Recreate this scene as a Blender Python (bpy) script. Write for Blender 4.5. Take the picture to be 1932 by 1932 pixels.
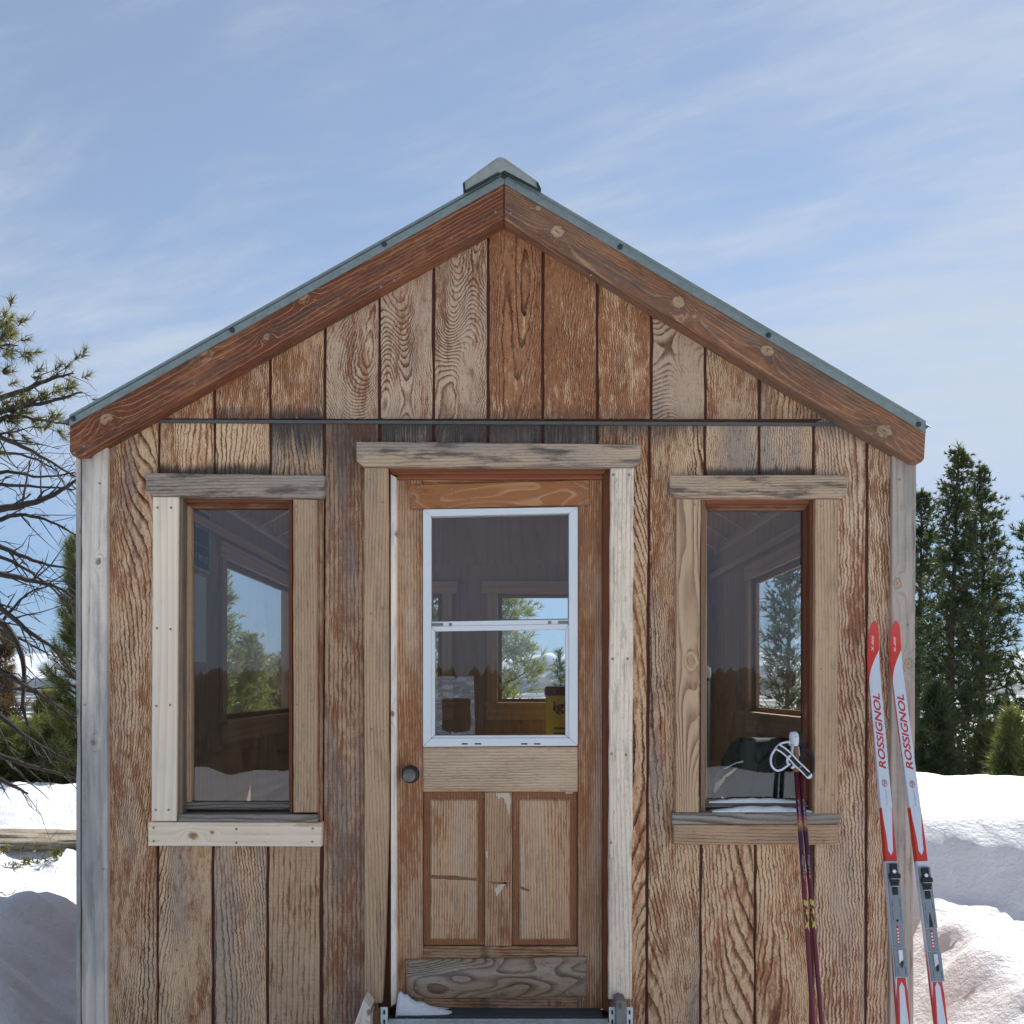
import bpy, bmesh, math, random
import numpy as np
from mathutils import Vector, Matrix, noise as mnoise

for o in list(bpy.data.objects):
    bpy.data.objects.remove(o)
C = bpy.context.scene
COL = C.collection
R = math.radians

# ---------------------------------------------------------------- camera, sky, sun, exposure
D = 3.87           # camera to front wall, metres
K = 0.002          # metres per photo unit (photo taken as 1932 units wide) on the front wall
EYE = 1.6
HOR = 1295.0       # photo unit row of the horizon
cam = bpy.data.cameras.new('camera')
cam.sensor_width = 36.0
cam.lens = 36.0 * D / (1932 * K)
cam.shift_y = (HOR - 966.0) / 1932.0
cam.clip_start = 0.05
cam.clip_end = 20000
camo = bpy.data.objects.new('camera', cam)
camo.location = (0, -D, EYE)
camo.rotation_euler = (R(90), 0, 0)
COL.objects.link(camo)
C.camera = camo

SUN_EL, SUN_AZ = 39.0, 30.0      # azimuth clockwise from +Y (behind the cabin, to the right)
world = bpy.data.worlds.new('World')
C.world = world
world.use_nodes = True
wt = world.node_tree
wt.nodes.clear()

class NT:
    """small helper for node trees; arguments may be sockets, numbers or tuples"""
    def __init__(s, tree):
        s.t = tree
    def new(s, kind, **kw):
        n = s.t.nodes.new(kind)
        for k, v in kw.items():
            setattr(n, k, v)
        return n
    def put(s, sock, v):
        if isinstance(v, bpy.types.NodeSocket):
            s.t.links.new(v, sock)
        elif v is not None:
            if isinstance(v, (tuple, list)) and len(v) == 3 and sock.type == 'RGBA':
                v = (*v, 1)
            sock.default_value = v
    def m(s, op, a, b=None, c=None, clamp=False):
        n = s.new('ShaderNodeMath', operation=op, use_clamp=clamp)
        s.put(n.inputs[0], a)
        if b is not None: s.put(n.inputs[1], b)
        if c is not None: s.put(n.inputs[2], c)
        return n.outputs[0]
    def vm(s, op, a, b=None, sc=None):
        n = s.new('ShaderNodeVectorMath', operation=op)
        s.put(n.inputs[0], a)
        if b is not None: s.put(n.inputs[1], b)
        if sc is not None: s.put(n.inputs['Scale'], sc)
        return n.outputs['Value'] if op in ('LENGTH', 'DOT_PRODUCT', 'DISTANCE') else n.outputs[0]
    def comb(s, x, y, z):
        n = s.new('ShaderNodeCombineXYZ')
        for i, v in enumerate((x, y, z)): s.put(n.inputs[i], v)
        return n.outputs[0]
    def sep(s, v):
        n = s.new('ShaderNodeSeparateXYZ')
        s.put(n.inputs[0], v)
        return n.outputs
    def noise(s, vec, scale=1.0, detail=2.0, rough=0.5, dist=0.0, out=0):
        n = s.new('ShaderNodeTexNoise')
        s.put(n.inputs['Vector'], vec)
        n.inputs['Scale'].default_value = scale
        n.inputs['Detail'].default_value = detail
        n.inputs['Roughness'].default_value = rough
        n.inputs['Distortion'].default_value = dist
        return n.outputs[out]
    def voro(s, vec, scale=1.0, feature='F1', out='Distance'):
        n = s.new('ShaderNodeTexVoronoi', feature=feature)
        s.put(n.inputs['Vector'], vec)
        n.inputs['Scale'].default_value = scale
        return n.outputs[out]
    def smooth(s, v, lo, hi, a=0.0, b=1.0):
        n = s.new('ShaderNodeMapRange', interpolation_type='SMOOTHSTEP')
        s.put(n.inputs[0], v)
        for i, x in zip((1, 2, 3, 4), (lo, hi, a, b)): s.put(n.inputs[i], x)
        return n.outputs[0]
    def mix(s, f, a, b, mode='MIX'):
        n = s.new('ShaderNodeMix', data_type='RGBA', blend_type=mode)
        s.put(n.inputs[0], f)
        s.put(n.inputs[6], a)
        s.put(n.inputs[7], b)
        return n.outputs[2]
    def attr(s, name):
        n = s.new('ShaderNodeAttribute', attribute_type='OBJECT', attribute_name=name)
        return n.outputs['Fac']
    def ramp(s, v, stops):
        n = s.new('ShaderNodeValToRGB')
        s.put(n.inputs[0], v)
        e = n.color_ramp.elements
        while len(e) < len(stops): e.new(0.5)
        for i, (p, c) in enumerate(stops):
            e[i].position = p
            e[i].color = (*c, 1)
        return n.outputs[0]

w = NT(wt)
sky = w.new('ShaderNodeTexSky', sky_type='NISHITA')
sky.sun_disc = False
sky.sun_elevation = R(SUN_EL)
sky.sun_rotation = R(SUN_AZ)
sky.altitude = 2200
sky.air_density = 1.0
sky.dust_density = 0.25
sky.ozone_density = 1.2
tcw = w.new('ShaderNodeTexCoord').outputs['Generated']
dx, dy, dz = w.sep(tcw)
den = w.m('ADD', w.m('MAXIMUM', dz, 0.0), 0.10)
px = w.m('DIVIDE', dx, den)
py = w.m('DIVIDE', dy, den)
# cirrus sheets: wind-drawn streaks in the plane of the cloud layer
rx = w.m('ADD', w.m('MULTIPLY', px, 0.90), w.m('MULTIPLY', py, -0.42))
ry = w.m('ADD', w.m('MULTIPLY', px, 0.42), w.m('MULTIPLY', py, 0.90))
warp = w.noise(w.comb(px, py, 0.3), 0.9, 3, 0.5)
wv = w.m('MULTIPLY', w.m('SUBTRACT', warp, 0.5), 0.75)
streak = w.noise(w.comb(w.m('MULTIPLY', rx, 0.55), w.m('ADD', w.m('MULTIPLY', ry, 1.9), wv), 27.4), 1.0, 8, 0.60)
veil = w.noise(w.comb(w.m('ADD', px, 3.1), py, 8.0), 0.42, 4, 0.5)
fine = w.noise(w.comb(w.m('MULTIPLY', rx, 2.2), w.m('ADD', w.m('MULTIPLY', ry, 8.5), w.m('MULTIPLY', wv, 3.0)), 1.0), 1.0, 8, 0.66)
cov = w.m('ADD', w.m('ADD', w.m('MULTIPLY', w.m('SUBTRACT', streak, 0.12), 1.0), w.m('MULTIPLY', veil, 1.25)), w.m('MULTIPLY', fine, 0.85))
cov = w.m('ADD', cov, w.m('MULTIPLY', px, 0.17))
cov = w.m('ADD', cov, w.m('MULTIPLY', w.m('SUBTRACT', 0.30, dz), 0.75))
cmask = w.smooth(cov, 1.08, 1.70, 0.26, 0.88)
cmask = w.m('MULTIPLY', cmask, w.smooth(dz, 0.04, 0.22, 0.10, 1.0))
hz = w.smooth(dz, -0.06, 0.32)
skyc = w.mix(1.0, sky.outputs[0], w.mix(hz, (0.20, 0.32, 0.50), (0.84, 0.88, 0.90)), 'MULTIPLY')
CLOUD = 4.6
cc = w.mix(cmask, skyc, (CLOUD * 0.89, CLOUD * 0.985, CLOUD * 1.11))
bg = w.new('ShaderNodeBackground')
wt.links.new(cc, bg.inputs[0])
bg.inputs[1].default_value = 0.054
wo = w.new('ShaderNodeOutputWorld')
wt.links.new(bg.outputs[0], wo.inputs[0])

sun = bpy.data.lights.new('sun', 'SUN')
sun.energy = 2.45
sun.angle = R(0.5)
sun.color = (1.0, 0.97, 0.925)
suno = bpy.data.objects.new('sun', sun)
sdir = Vector((math.sin(R(SUN_AZ)) * math.cos(R(SUN_EL)), math.cos(R(SUN_AZ)) * math.cos(R(SUN_EL)), math.sin(R(SUN_EL))))
suno.rotation_euler = sdir.to_track_quat('Z', 'Y').to_euler()
suno.location = (6, 10, 12)
COL.objects.link(suno)

C.view_settings.view_transform = 'Standard'
C.view_settings.look = 'None'
C.view_settings.gamma = 1.0
C.view_settings.use_curve_mapping = False
C.view_settings.exposure = 1.5
C.render.engine = 'CYCLES'
C.cycles.use_denoising = True
C.cycles.max_bounces = 10
C.cycles.diffuse_bounces = 5
C.cycles.transparent_max_bounces = 16
C.cycles.sample_clamp_indirect = 8
C.cycles.caustics_reflective = False
C.cycles.caustics_refractive = False

# ---------------------------------------------------------------- helpers
WM = {}
def Wp(u, v, y=0.0):
    """photo unit (u, v) seen at depth y -> the real point there"""
    s = (D + y) / D * K
    return Vector(((u - 966) * s, y, EYE + (HOR - v) * s))

def tag(o, label=None, cat=None, group=None, kind=None):
    if label: o['label'] = label
    if cat: o['category'] = cat
    if group: o['group'] = group
    if kind: o['kind'] = kind
    return o

def place(o, mw=None, parent=None):
    mw = mw or Matrix.Identity(4)
    WM[o.name] = mw
    if parent is not None:
        o.parent = parent
        o.matrix_basis = WM[parent.name].inverted() @ mw
    else:
        o.matrix_basis = mw
    return o

def empty(name, loc, label=None, cat=None, group=None, parent=None):
    o = bpy.data.objects.new(name, None)
    o.empty_display_size = 0.1
    COL.objects.link(o)
    place(o, Matrix.Translation(loc), parent)
    return tag(o, label, cat, group)

def mesh_obj(name, me, mat, parent=None, mw=None, smooth=False):
    o = bpy.data.objects.new(name, me)
    COL.objects.link(o)
    if mat is not None and not me.materials:
        for mm in (mat if isinstance(mat, (list, tuple)) else [mat]): me.materials.append(mm)
    if smooth:
        me.polygons.foreach_set('use_smooth', [True] * len(me.polygons))
    place(o, mw, parent)
    return o

def np_mesh(name, V, F):
    """V (n,3) floats, F list or (m,k) int array"""
    me = bpy.data.meshes.new(name)
    V = np.asarray(V, dtype=np.float32)
    if isinstance(F, np.ndarray):
        k = F.shape[1]
        me.vertices.add(len(V))
        me.vertices.foreach_set('co', V.ravel())
        me.loops.add(F.size)
        me.loops.foreach_set('vertex_index', F.ravel().astype(np.int32))
        me.polygons.add(len(F))
        me.polygons.foreach_set('loop_start', np.arange(0, F.size, k, dtype=np.int32))
        me.update(calc_edges=True)
        me.validate()
    else:
        me.from_pydata(V.tolist(), [], [list(f) for f in F])
        me.update()
    return me

RNG = random.Random(11)

def props(o, seed=None, stain=0.0, grey=0.0, tone=1.0, mz=0.0, ml=1.0, ms=0.0, dens=1.0):
    o['seed'] = float(seed if seed is not None else RNG.uniform(0, 40))
    o['stain'] = float(stain); o['grey'] = float(grey); o['tone'] = float(tone)
    o['mz'] = float(mz); o['ml'] = float(ml); o['ms'] = float(ms); o['dens'] = float(dens)
    return o

def prism_w(name, pts, yf, yb, mat, parent, grain=(0, 1), bevel=0.0015, jit=0.0, **pr):
    """prism between depth yf and yb; pts = (X, Z) of its outline; local z follows the grain"""
    g = Vector((grain[0], 0, grain[1])).normalized()
    p = Vector((g.z, 0, -g.x))
    cx = sum(a for a, b in pts) / len(pts); cz = sum(b for a, b in pts) / len(pts)
    loc = [((x - cx) * p.x + (z - cz) * p.z, (x - cx) * g.x + (z - cz) * g.z) for x, z in pts]
    # direction so that the front face looks at -y
    area = sum(loc[i][0] * loc[(i + 1) % len(loc)][1] - loc[(i + 1) % len(loc)][0] * loc[i][1] for i in range(len(loc)))
    if area < 0: loc = loc[::-1]
    out = []
    rg = random.Random(hash((round(cx, 3), round(cz, 3), len(pts))) & 0xffff)
    for i, a in enumerate(loc):
        b = loc[(i + 1) % len(loc)]
        L = math.hypot(b[0] - a[0], b[1] - a[1])
        n = max(1, int(L / 0.07)) if jit else 1
        for k in range(n):
            t = k / n
            q = [a[0] + (b[0] - a[0]) * t, a[1] + (b[1] - a[1]) * t]
            if k:
                off = rg.gauss(0, jit)
                q[0] += -(b[1] - a[1]) / L * off
                q[1] += (b[0] - a[0]) / L * off
            out.append(q)
    n = len(out)
    ym = (yf + yb) / 2
    V = [(a, yf - ym, b) for a, b in out] + [(a, yb - ym, b) for a, b in out]
    bm = bmesh.new()
    vs = [bm.verts.new(v) for v in V]
    bm.faces.new([vs[i] for i in range(n)])
    bm.faces.new([vs[n + i] for i in range(n - 1, -1, -1)])
    for i in range(n):
        j = (i + 1) % n
        bm.faces.new((vs[j], vs[i], vs[n + i], vs[n + j]))
    bm.normal_update()
    if bevel:
        bm.edges.ensure_lookup_table()
        ed = [e for e in bm.edges if all(abs(v.co.y - (yf - ym)) < 1e-6 for v in e.verts)]
        try:
            bmesh.ops.bevel(bm, geom=ed, offset=bevel, segments=1, affect='EDGES', clamp_overlap=True)
        except Exception:
            pass
    me = bpy.data.meshes.new(name)
    bm.to_mesh(me); bm.free()
    mw = Matrix(((p.x, 0, g.x, cx), (0, 1, 0, ym), (p.z, 0, g.z, cz), (0, 0, 0, 1)))
    o = mesh_obj(name, me, mat, parent, mw)
    return props(o, **pr)

def prism(name, uv, yf, yb, mat, parent, grain='z', uvy=None, **kw):
    """outline given in photo units at the front face's own depth"""
    y = yf if uvy is None else uvy
    pts = [(q.x, q.z) for q in (Wp(u, v, y) for u, v in uv)]
    if grain == 'z': g = (0, 1)
    elif grain == 'x': g = (1, 0)
    else:
        a, b = Wp(*grain[0], y), Wp(*grain[1], y)
        g = (b.x - a.x, b.z - a.z)
    return prism_w(name, pts, yf, yb, mat, parent, g, **kw)

def quad(u0, v0, u1, v1):
    return [(u0, v0), (u1, v0), (u1, v1), (u0, v1)]

class MB:
    """collects boxes, tubes and loose faces, builds ONE mesh"""
    def __init__(s):
        s.V = []; s.F = []
    def box(s, x0, x1, y0, y1, z0, z1, M=None):
        b = len(s.V)
        for x in (x0, x1):
            for y in (y0, y1):
                for z in (z0, z1):
                    q = Vector((x, y, z))
                    s.V.append(tuple(M @ q if M is not None else q))
        s.F += [tuple(b + i for i in f) for f in ((0, 1, 3, 2), (4, 6, 7, 5), (0, 4, 5, 1), (2, 3, 7, 6), (0, 2, 6, 4), (1, 5, 7, 3))]
        return s
    def poly(s, pts, d):
        """outline pts (3-D) pushed along d"""
        b = len(s.V); n = len(pts); d = Vector(d)
        s.V += [tuple(p) for p in pts] + [tuple(Vector(p) + d) for p in pts]
        s.F.append(tuple(range(b, b + n)))
        s.F.append(tuple(range(b + 2 * n - 1, b + n - 1, -1)))
        for i in range(n):
            j = (i + 1) % n
            s.F.append((b + j, b + i, b + n + i, b + n + j))
        return s
    def tube(s, P, rad, n=8, cap=True):
        P = [Vector(p) for p in P]
        rad = rad if isinstance(rad, (list, tuple)) else [rad] * len(P)
        b = len(s.V)
        up = None
        for i, p in enumerate(P):
            t = (P[min(i + 1, len(P) - 1)] - P[max(i - 1, 0)]).normalized()
            if up is None:
                up = t.orthogonal().normalized()
            up = (up - t * up.dot(t)).normalized()
            w_ = t.cross(up)
            for k in range(n):
                a = 2 * math.pi * k / n
                s.V.append(tuple(p + (up * math.cos(a) + w_ * math.sin(a)) * rad[i]))
        for i in range(len(P) - 1):
            for k in range(n):
                k2 = (k + 1) % n
                s.F.append((b + i * n + k, b + i * n + k2, b + (i + 1) * n + k2, b + (i + 1) * n + k))
        if cap:
            s.F.append(tuple(b + k for k in range(n - 1, -1, -1)))
            s.F.append(tuple(b + (len(P) - 1) * n + k for k in range(n)))
        return s
    def lathe(s, prof, M=None, n=20):
        """prof = [(radius, height)...] about local z"""
        b = len(s.V)
        for r_, h in prof:
            for k in range(n):
                a = 2 * math.pi * k / n
                q = Vector((r_ * math.cos(a), r_ * math.sin(a), h))
                s.V.append(tuple(M @ q if M is not None else q))
        for i in range(len(prof) - 1):
            for k in range(n):
                k2 = (k + 1) % n
                s.F.append((b + i * n + k, b + i * n + k2, b + (i + 1) * n + k2, b + (i + 1) * n + k))
        s.F.append(tuple(b + k for k in range(n - 1, -1, -1)))
        s.F.append(tuple(b + (len(prof) - 1) * n + k for k in range(n)))
        return s
    def build(s, name, mat, parent=None, mw=None, smooth=False, bevel=0.0):
        """vertices are world points unless mw is given"""
        if mw is None:
            c = Vector(np.mean(np.array(s.V), axis=0))
            mw = Matrix.Translation(c)
            V = [tuple(Vector(v) - c) for v in s.V]
        else:
            V = s.V
        me = bpy.data.meshes.new(name)
        me.from_pydata([tuple(v) for v in V], [], s.F)
        bm = bmesh.new(); bm.from_mesh(me)
        bmesh.ops.recalc_face_normals(bm, faces=bm.faces)
        if bevel:
            bmesh.ops.bevel(bm, geom=[e for e in bm.edges if len(e.link_faces) == 2 and e.calc_face_angle(0) > 0.5], offset=bevel, segments=2, affect='EDGES', clamp_overlap=True)
        bm.to_mesh(me); bm.free()
        me.update()
        o = mesh_obj(name, me, mat, parent, mw, smooth)
        return o

def wbox(name, x0, x1, y0, y1, z0, z1, mat, parent, axis='z', bevel=0.0015, **pr):
    """one wooden box, grain along the named axis"""
    c = Vector(((x0 + x1) / 2, (y0 + y1) / 2, (z0 + z1) / 2))
    Rm = {'z': Matrix.Identity(3), 'x': Matrix(((0, 0, 1), (0, 1, 0), (-1, 0, 0))), 'y': Matrix(((1, 0, 0), (0, 0, 1), (0, -1, 0)))}[axis]
    hx, hy, hz = (x1 - x0) / 2, (y1 - y0) / 2, (z1 - z0) / 2
    Ri = Rm.transposed()
    e = Ri @ Vector((hx, hy, hz))
    e = Vector((abs(e.x), abs(e.y), abs(e.z)))
    b = MB().box(-e.x, e.x, -e.y, e.y, -e.z, e.z)
    o = b.build(name, mat, parent, Matrix.Translation(c) @ Rm.to_4x4(), bevel=bevel)
    return props(o, **pr)

def text_mesh(txt, size, shear=0.0, bold=0.0, extrude=0.0, spacing=1.0):
    cu = bpy.data.curves.new('lettering', 'FONT')
    cu.body = txt; cu.size = size; cu.shear = shear; cu.offset = bold; cu.extrude = extrude
    cu.space_character = spacing
    cu.align_x = 'LEFT'; cu.align_y = 'BOTTOM_BASELINE'
    cu.resolution_u = 4
    o = bpy.data.objects.new('lettering', cu)
    COL.objects.link(o)
    dg = bpy.context.evaluated_depsgraph_get()
    me = bpy.data.meshes.new_from_object(o.evaluated_get(dg))
    bpy.data.objects.remove(o)
    bpy.data.curves.remove(cu)
    return me

# ---------------------------------------------------------------- materials
def newmat(name):
    m = bpy.data.materials.new(name)
    m.use_nodes = True
    m.node_tree.nodes.clear()
    n = NT(m.node_tree)
    out = n.new('ShaderNodeOutputMaterial')
    b = n.new('ShaderNodeBsdfPrincipled')
    m.node_tree.links.new(b.outputs[0], out.inputs[0])
    return m, n, b, out

def plain(name, col, rough=0.6, metal=0.0, var=0.12, scale=20, bump=0.0, spec=0.5):
    m, n, b, _ = newmat(name)
    co = n.new('ShaderNodeTexCoord').outputs['Object']
    nz = n.noise(co, scale, 5, 0.6)
    n.put(b.inputs['Base Color'], n.mix(1.0, col, n.mix(nz, (1 - var,) * 3, (1 + var,) * 3), 'MULTIPLY'))
    n.put(b.inputs['Roughness'], n.m('ADD', rough - 0.06, n.m('MULTIPLY', nz, 0.12)))
    b.inputs['Metallic'].default_value = metal
    b.inputs['Specular IOR Level'].default_value = spec
    if bump:
        bp = n.new('ShaderNodeBump')
        bp.inputs['Strength'].default_value = bump
        bp.inputs['Distance'].default_value = 0.002
        n.put(bp.inputs['Height'], nz)
        n.put(b.inputs['Normal'], bp.outputs[0])
    return m

def wood(name, base, line, stainc, greyc, K_=9.0, lin=22.0, lstr=0.8, knots=(), bump=0.6, fib=0.3, saw=0.16, fx=3.0, fz=0.5, rough=0.82, l0=0.5, grime=0.0, pits=0.0, knotc=(0.50, 0.33, 0.19), jag=0.0035, lvar=(0.25, 0.7), rings=True):
    """weathered timber. Grain lines are contours of a stretched field, so they close into loops like rotary-cut veneer"""
    m, n, b, _ = newmat(name)
    x, y, z = n.sep(n.new('ShaderNodeTexCoord').outputs['Object'])
    sd = n.attr('seed'); dens = n.attr('dens')
    xo = n.m('ADD', n.m('ADD', x, n.m('MULTIPLY', y, 0.8)), n.m('MULTIPLY', sd, 7.13))
    zo = n.m('ADD', z, n.m('MULTIPLY', sd, 3.71))
    j = n.noise(n.comb(n.m('MULTIPLY', xo, 70), sd, n.m('MULTIPLY', zo, 150)), 1, 2, 0.5)
    j2 = n.noise(n.comb(n.m('MULTIPLY', xo, 14), sd, n.m('MULTIPLY', zo, 16)), 1, 3, 0.55)
    jj = n.m('ADD', n.m('MULTIPLY', n.m('SUBTRACT', j, 0.5), jag), n.m('MULTIPLY', n.m('SUBTRACT', j2, 0.5), jag * 2.6))
    xj = n.m('ADD', xo, jj)
    F = n.noise(n.comb(n.m('MULTIPLY', xj, fx), sd, n.m('MULTIPLY', zo, fz)), 1, 1.2, 0.4)
    t = n.m('ADD', n.m('MULTIPLY', n.m('MULTIPLY', F, K_), dens), n.m('MULTIPLY', n.m('MULTIPLY', xj, lin), dens))
    kmask = None
    for kx, kz, r in knots:
        ddx = n.m('DIVIDE', n.m('SUBTRACT', n.m('ADD', x, n.m('ADD', jj, n.m('MULTIPLY', n.m('SUBTRACT', n.noise(n.comb(n.m('MULTIPLY', x, 45), kz, n.m('MULTIPLY', z, 45)), 1, 2), 0.5), r * 1.9))), kx), r)
        ddz = n.m('DIVIDE', n.m('SUBTRACT', z, kz), r * 1.25)
        d2 = n.m('ADD', n.m('MULTIPLY', ddx, ddx), n.m('MULTIPLY', ddz, ddz))
        ddz2 = n.m('DIVIDE', n.m('SUBTRACT', z, kz), r * 3.2)
        d3 = n.m('ADD', n.m('MULTIPLY', n.m('MULTIPLY', ddx, ddx), 0.30), n.m('MULTIPLY', ddz2, ddz2))
        t = n.m('ADD', t, n.m('MULTIPLY', n.m('EXPONENT', n.m('MULTIPLY', d3, -1.0)), 2.4))
        km = n.smooth(d2, 1.15, 0.75)
        heart = n.m('MULTIPLY', n.smooth(n.m('ADD', n.m('MULTIPLY', ddx, ddx), n.m('MULTIPLY', n.m('MULTIPLY', ddz, ddz), 0.15)), 0.035, 0.01), 0.7)
        rg = n.m('SINE', n.m('MULTIPLY', n.m('SQRT', d2), 17))
        kc = n.mix(n.m('ADD', 0.35, n.m('MULTIPLY', rg, 0.25)), knotc, tuple(c * 0.72 for c in knotc))
        kc = n.mix(heart, kc, (0.05, 0.025, 0.015))
        halo = n.m('MULTIPLY', n.smooth(d2, 2.4, 1.1), n.smooth(d2, 0.8, 1.1))
        if kmask is None: kmask, kcol, khalo = km, kc, halo
        else:
            kcol = n.mix(km, kcol, kc)
            kmask = n.m('MAXIMUM', kmask, km); khalo = n.m('MAXIMUM', khalo, halo)
    fr = n.m('FRACT', t)
    lm = n.m('MULTIPLY', n.smooth(fr, l0, 0.93), n.smooth(fr, 1.0, 0.955))
    lv = n.noise(n.comb(n.m('MULTIPLY', xo, 9), 3.0, n.m('MULTIPLY', zo, 2.2)), 1, 5, 0.6)
    lmv = n.m('MULTIPLY', lm, n.smooth(lv, lvar[0], lvar[1], 0.15, 1.0))
    nf = n.noise(n.comb(n.m('MULTIPLY', xj, 230), n.m('MULTIPLY', y, 230), n.m('MULTIPLY', zo, 5)), 1, 3, 0.6)
    ns = n.noise(n.comb(n.m('MULTIPLY', xo, 9), 1.0, n.m('MULTIPLY', zo, 260)), 1, 2, 0.6)
    def uni(v, k=2.4): return n.m('ADD', n.m('MULTIPLY', n.m('SUBTRACT', v, 0.5), k), 0.5)
    pn = n.noise(n.comb(n.m('MULTIPLY', xj, 9), n.m('ADD', sd, 5.0), n.m('MULTIPLY', zo, 3.2)), 1, 9, 0.62)
    pf = n.noise(n.comb(n.m('MULTIPLY', xj, 75), n.m('ADD', sd, 2.0), n.m('MULTIPLY', zo, 14)), 1, 5, 0.65)
    pn = n.m('ADD', n.m('ADD', n.m('MULTIPLY', uni(pn), 0.55), n.m('MULTIPLY', uni(pf, 3.0), 0.45)), n.m('ADD', n.m('MULTIPLY', lm, 0.22), n.m('MULTIPLY', n.m('SUBTRACT', nf, 0.5), 0.5)))
    st = n.attr('stain')
    thr = n.m('SUBTRACT', 1.12, n.m('MULTIPLY', st, 1.2))
    smask = n.smooth(pn, n.m('SUBTRACT', thr, 0.16), n.m('ADD', thr, 0.22))
    gn = uni(n.noise(n.comb(n.m('MULTIPLY', xo, 6), n.m('ADD', sd, 15.0), n.m('MULTIPLY', zo, 1.0)), 1, 6, 0.6))
    thg = n.m('SUBTRACT', 1.12, n.m('MULTIPLY', n.attr('grey'), 1.2))
    gmask = n.smooth(gn, n.m('SUBTRACT', thg, 0.3), n.m('ADD', thg, 0.3))
    col = n.mix(n.m('MULTIPLY', smask, 0.88), base, stainc)
    col = n.mix(n.m('MULTIPLY', gmask, 0.8), col, greyc)
    col = n.mix(n.m('MULTIPLY', lmv, lstr), col, line)
    if kmask is not None:
        col = n.mix(n.m('MULTIPLY', khalo, 0.42), col, tuple(min(c, 0.16) * 0.55 for c in line))
        col = n.mix(kmask, col, kcol)
    if pits:
        pt = n.noise(n.comb(n.m('MULTIPLY', xj, 150), n.m('ADD', sd, 8.0), n.m('MULTIPLY', zo, 34)), 1, 4, 0.7)
        col = n.mix(n.m('MULTIPLY', n.smooth(pt, 0.55, 0.66), pits), col, tuple(c * 1.3 for c in line))
        col = n.mix(n.m('MULTIPLY', n.smooth(pt, 0.44, 0.32), pits * 0.6), col, tuple(min(0.8, c * 1.25) for c in base))
    if grime:
        gr = n.noise(n.comb(n.m('MULTIPLY', xo, 26), n.m('ADD', sd, 31.0), n.m('MULTIPLY', zo, 4.5)), 1, 7, 0.68)
        col = n.mix(n.m('MULTIPLY', n.smooth(gr, 0.48, 0.64), grime), col, (0.05, 0.046, 0.044))
    f = n.m('ADD', 1.0 - fib * 0.5, n.m('MULTIPLY', nf, fib))
    f = n.m('MULTIPLY', f, n.m('ADD', 1.0 - saw * 0.5, n.m('MULTIPLY', ns, saw)))
    big = n.noise(n.comb(n.m('MULTIPLY', xo, 2.5), 9.0, n.m('MULTIPLY', zo, 1.3)), 1, 4, 0.6)
    f = n.m('MULTIPLY', f, n.m('ADD', 0.88, n.m('MULTIPLY', big, 0.4)))
    f = n.m('MULTIPLY', f, n.attr('tone'))
    col = n.mix(1.0, col, n.comb(f, f, f), 'MULTIPLY')
    # water stain with its own shape: starts at local height mz, runs ml long (sign gives the direction)
    q = n.m('DIVIDE', n.m('SUBTRACT', z, n.attr('mz')), n.attr('ml'))
    sk = n.noise(n.comb(n.m('MULTIPLY', xo, 38), 2.0, n.m('MULTIPLY', zo, 1.5)), 1, 4, 0.6)
    sk2 = n.noise(n.comb(n.m('MULTIPLY', xo, 7), 4.0, n.m('MULTIPLY', zo, 1.0)), 1, 2, 0.5)
    sk3 = n.noise(n.comb(n.m('MULTIPLY', xj, 130), 6.0, n.m('MULTIPLY', zo, 5)), 1, 3, 0.6)
    reach = n.m('ADD', n.m('ADD', n.m('MULTIPLY', sk2, 0.9), n.m('MULTIPLY', sk, 1.3)), n.m('SUBTRACT', n.m('MULTIPLY', sk3, 0.9), 0.45))
    mm = n.smooth(n.m('SUBTRACT', n.m('SUBTRACT', reach, 0.30), n.m('ABSOLUTE', q)), -0.08, 0.62)
    mm = n.m('MULTIPLY', mm, n.attr('ms'))
    col = n.mix(n.m('MULTIPLY', mm, 0.86), col, (0.040, 0.036, 0.037))
    n.put(b.inputs['Base Color'], col)
    b.inputs['Roughness'].default_value = rough
    b.inputs['Specular IOR Level'].default_value = 0.25
    h = n.m('ADD', n.m('MULTIPLY', lmv, -0.75), n.m('ADD', n.m('MULTIPLY', nf, 0.5), n.m('MULTIPLY', ns, 0.35)))
    bp = n.new('ShaderNodeBump')
    bp.inputs['Strength'].default_value = bump
    bp.inputs['Distance'].default_value = 0.0022
    n.put(bp.inputs['Height'], h)
    n.put(b.inputs['Normal'], bp.outputs[0])
    return m

TAN = (0.72, 0.475, 0.285); LINE = (0.042, 0.014, 0.008); RED = (0.205, 0.062, 0.026); GREY = (0.215, 0.185, 0.165)
M = {}
M['siding'] = wood('weathered siding', TAN, LINE, (0.33, 0.118, 0.046), (0.36, 0.30, 0.26), K_=50, lin=95, lstr=0.96, fx=2.8, fz=0.5, jag=0.0095, l0=0.52, bump=1.0, fib=0.55, saw=0.28, pits=0.6)
M['siding_bold'] = wood('bold grained siding', (0.62, 0.44, 0.30), (0.12, 0.047, 0.025), (0.29, 0.105, 0.045), (0.34, 0.285, 0.24), K_=105, lin=30, lstr=0.92, fx=3.2, fz=1.15, jag=0.0115, l0=0.42, bump=1.0, fib=0.5, saw=0.3, pits=0.5, lvar=(0.36, 0.62))
M['siding_wavy'] = wood('wavy grained siding', (0.72, 0.51, 0.34), (0.11, 0.038, 0.018), (0.29, 0.10, 0.042), (0.36, 0.31, 0.27), K_=32, lin=90, lstr=0.95, fx=2.6, fz=0.55, jag=0.010, l0=0.34, bump=1.0, fib=0.45, saw=0.25, pits=0.35)
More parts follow.
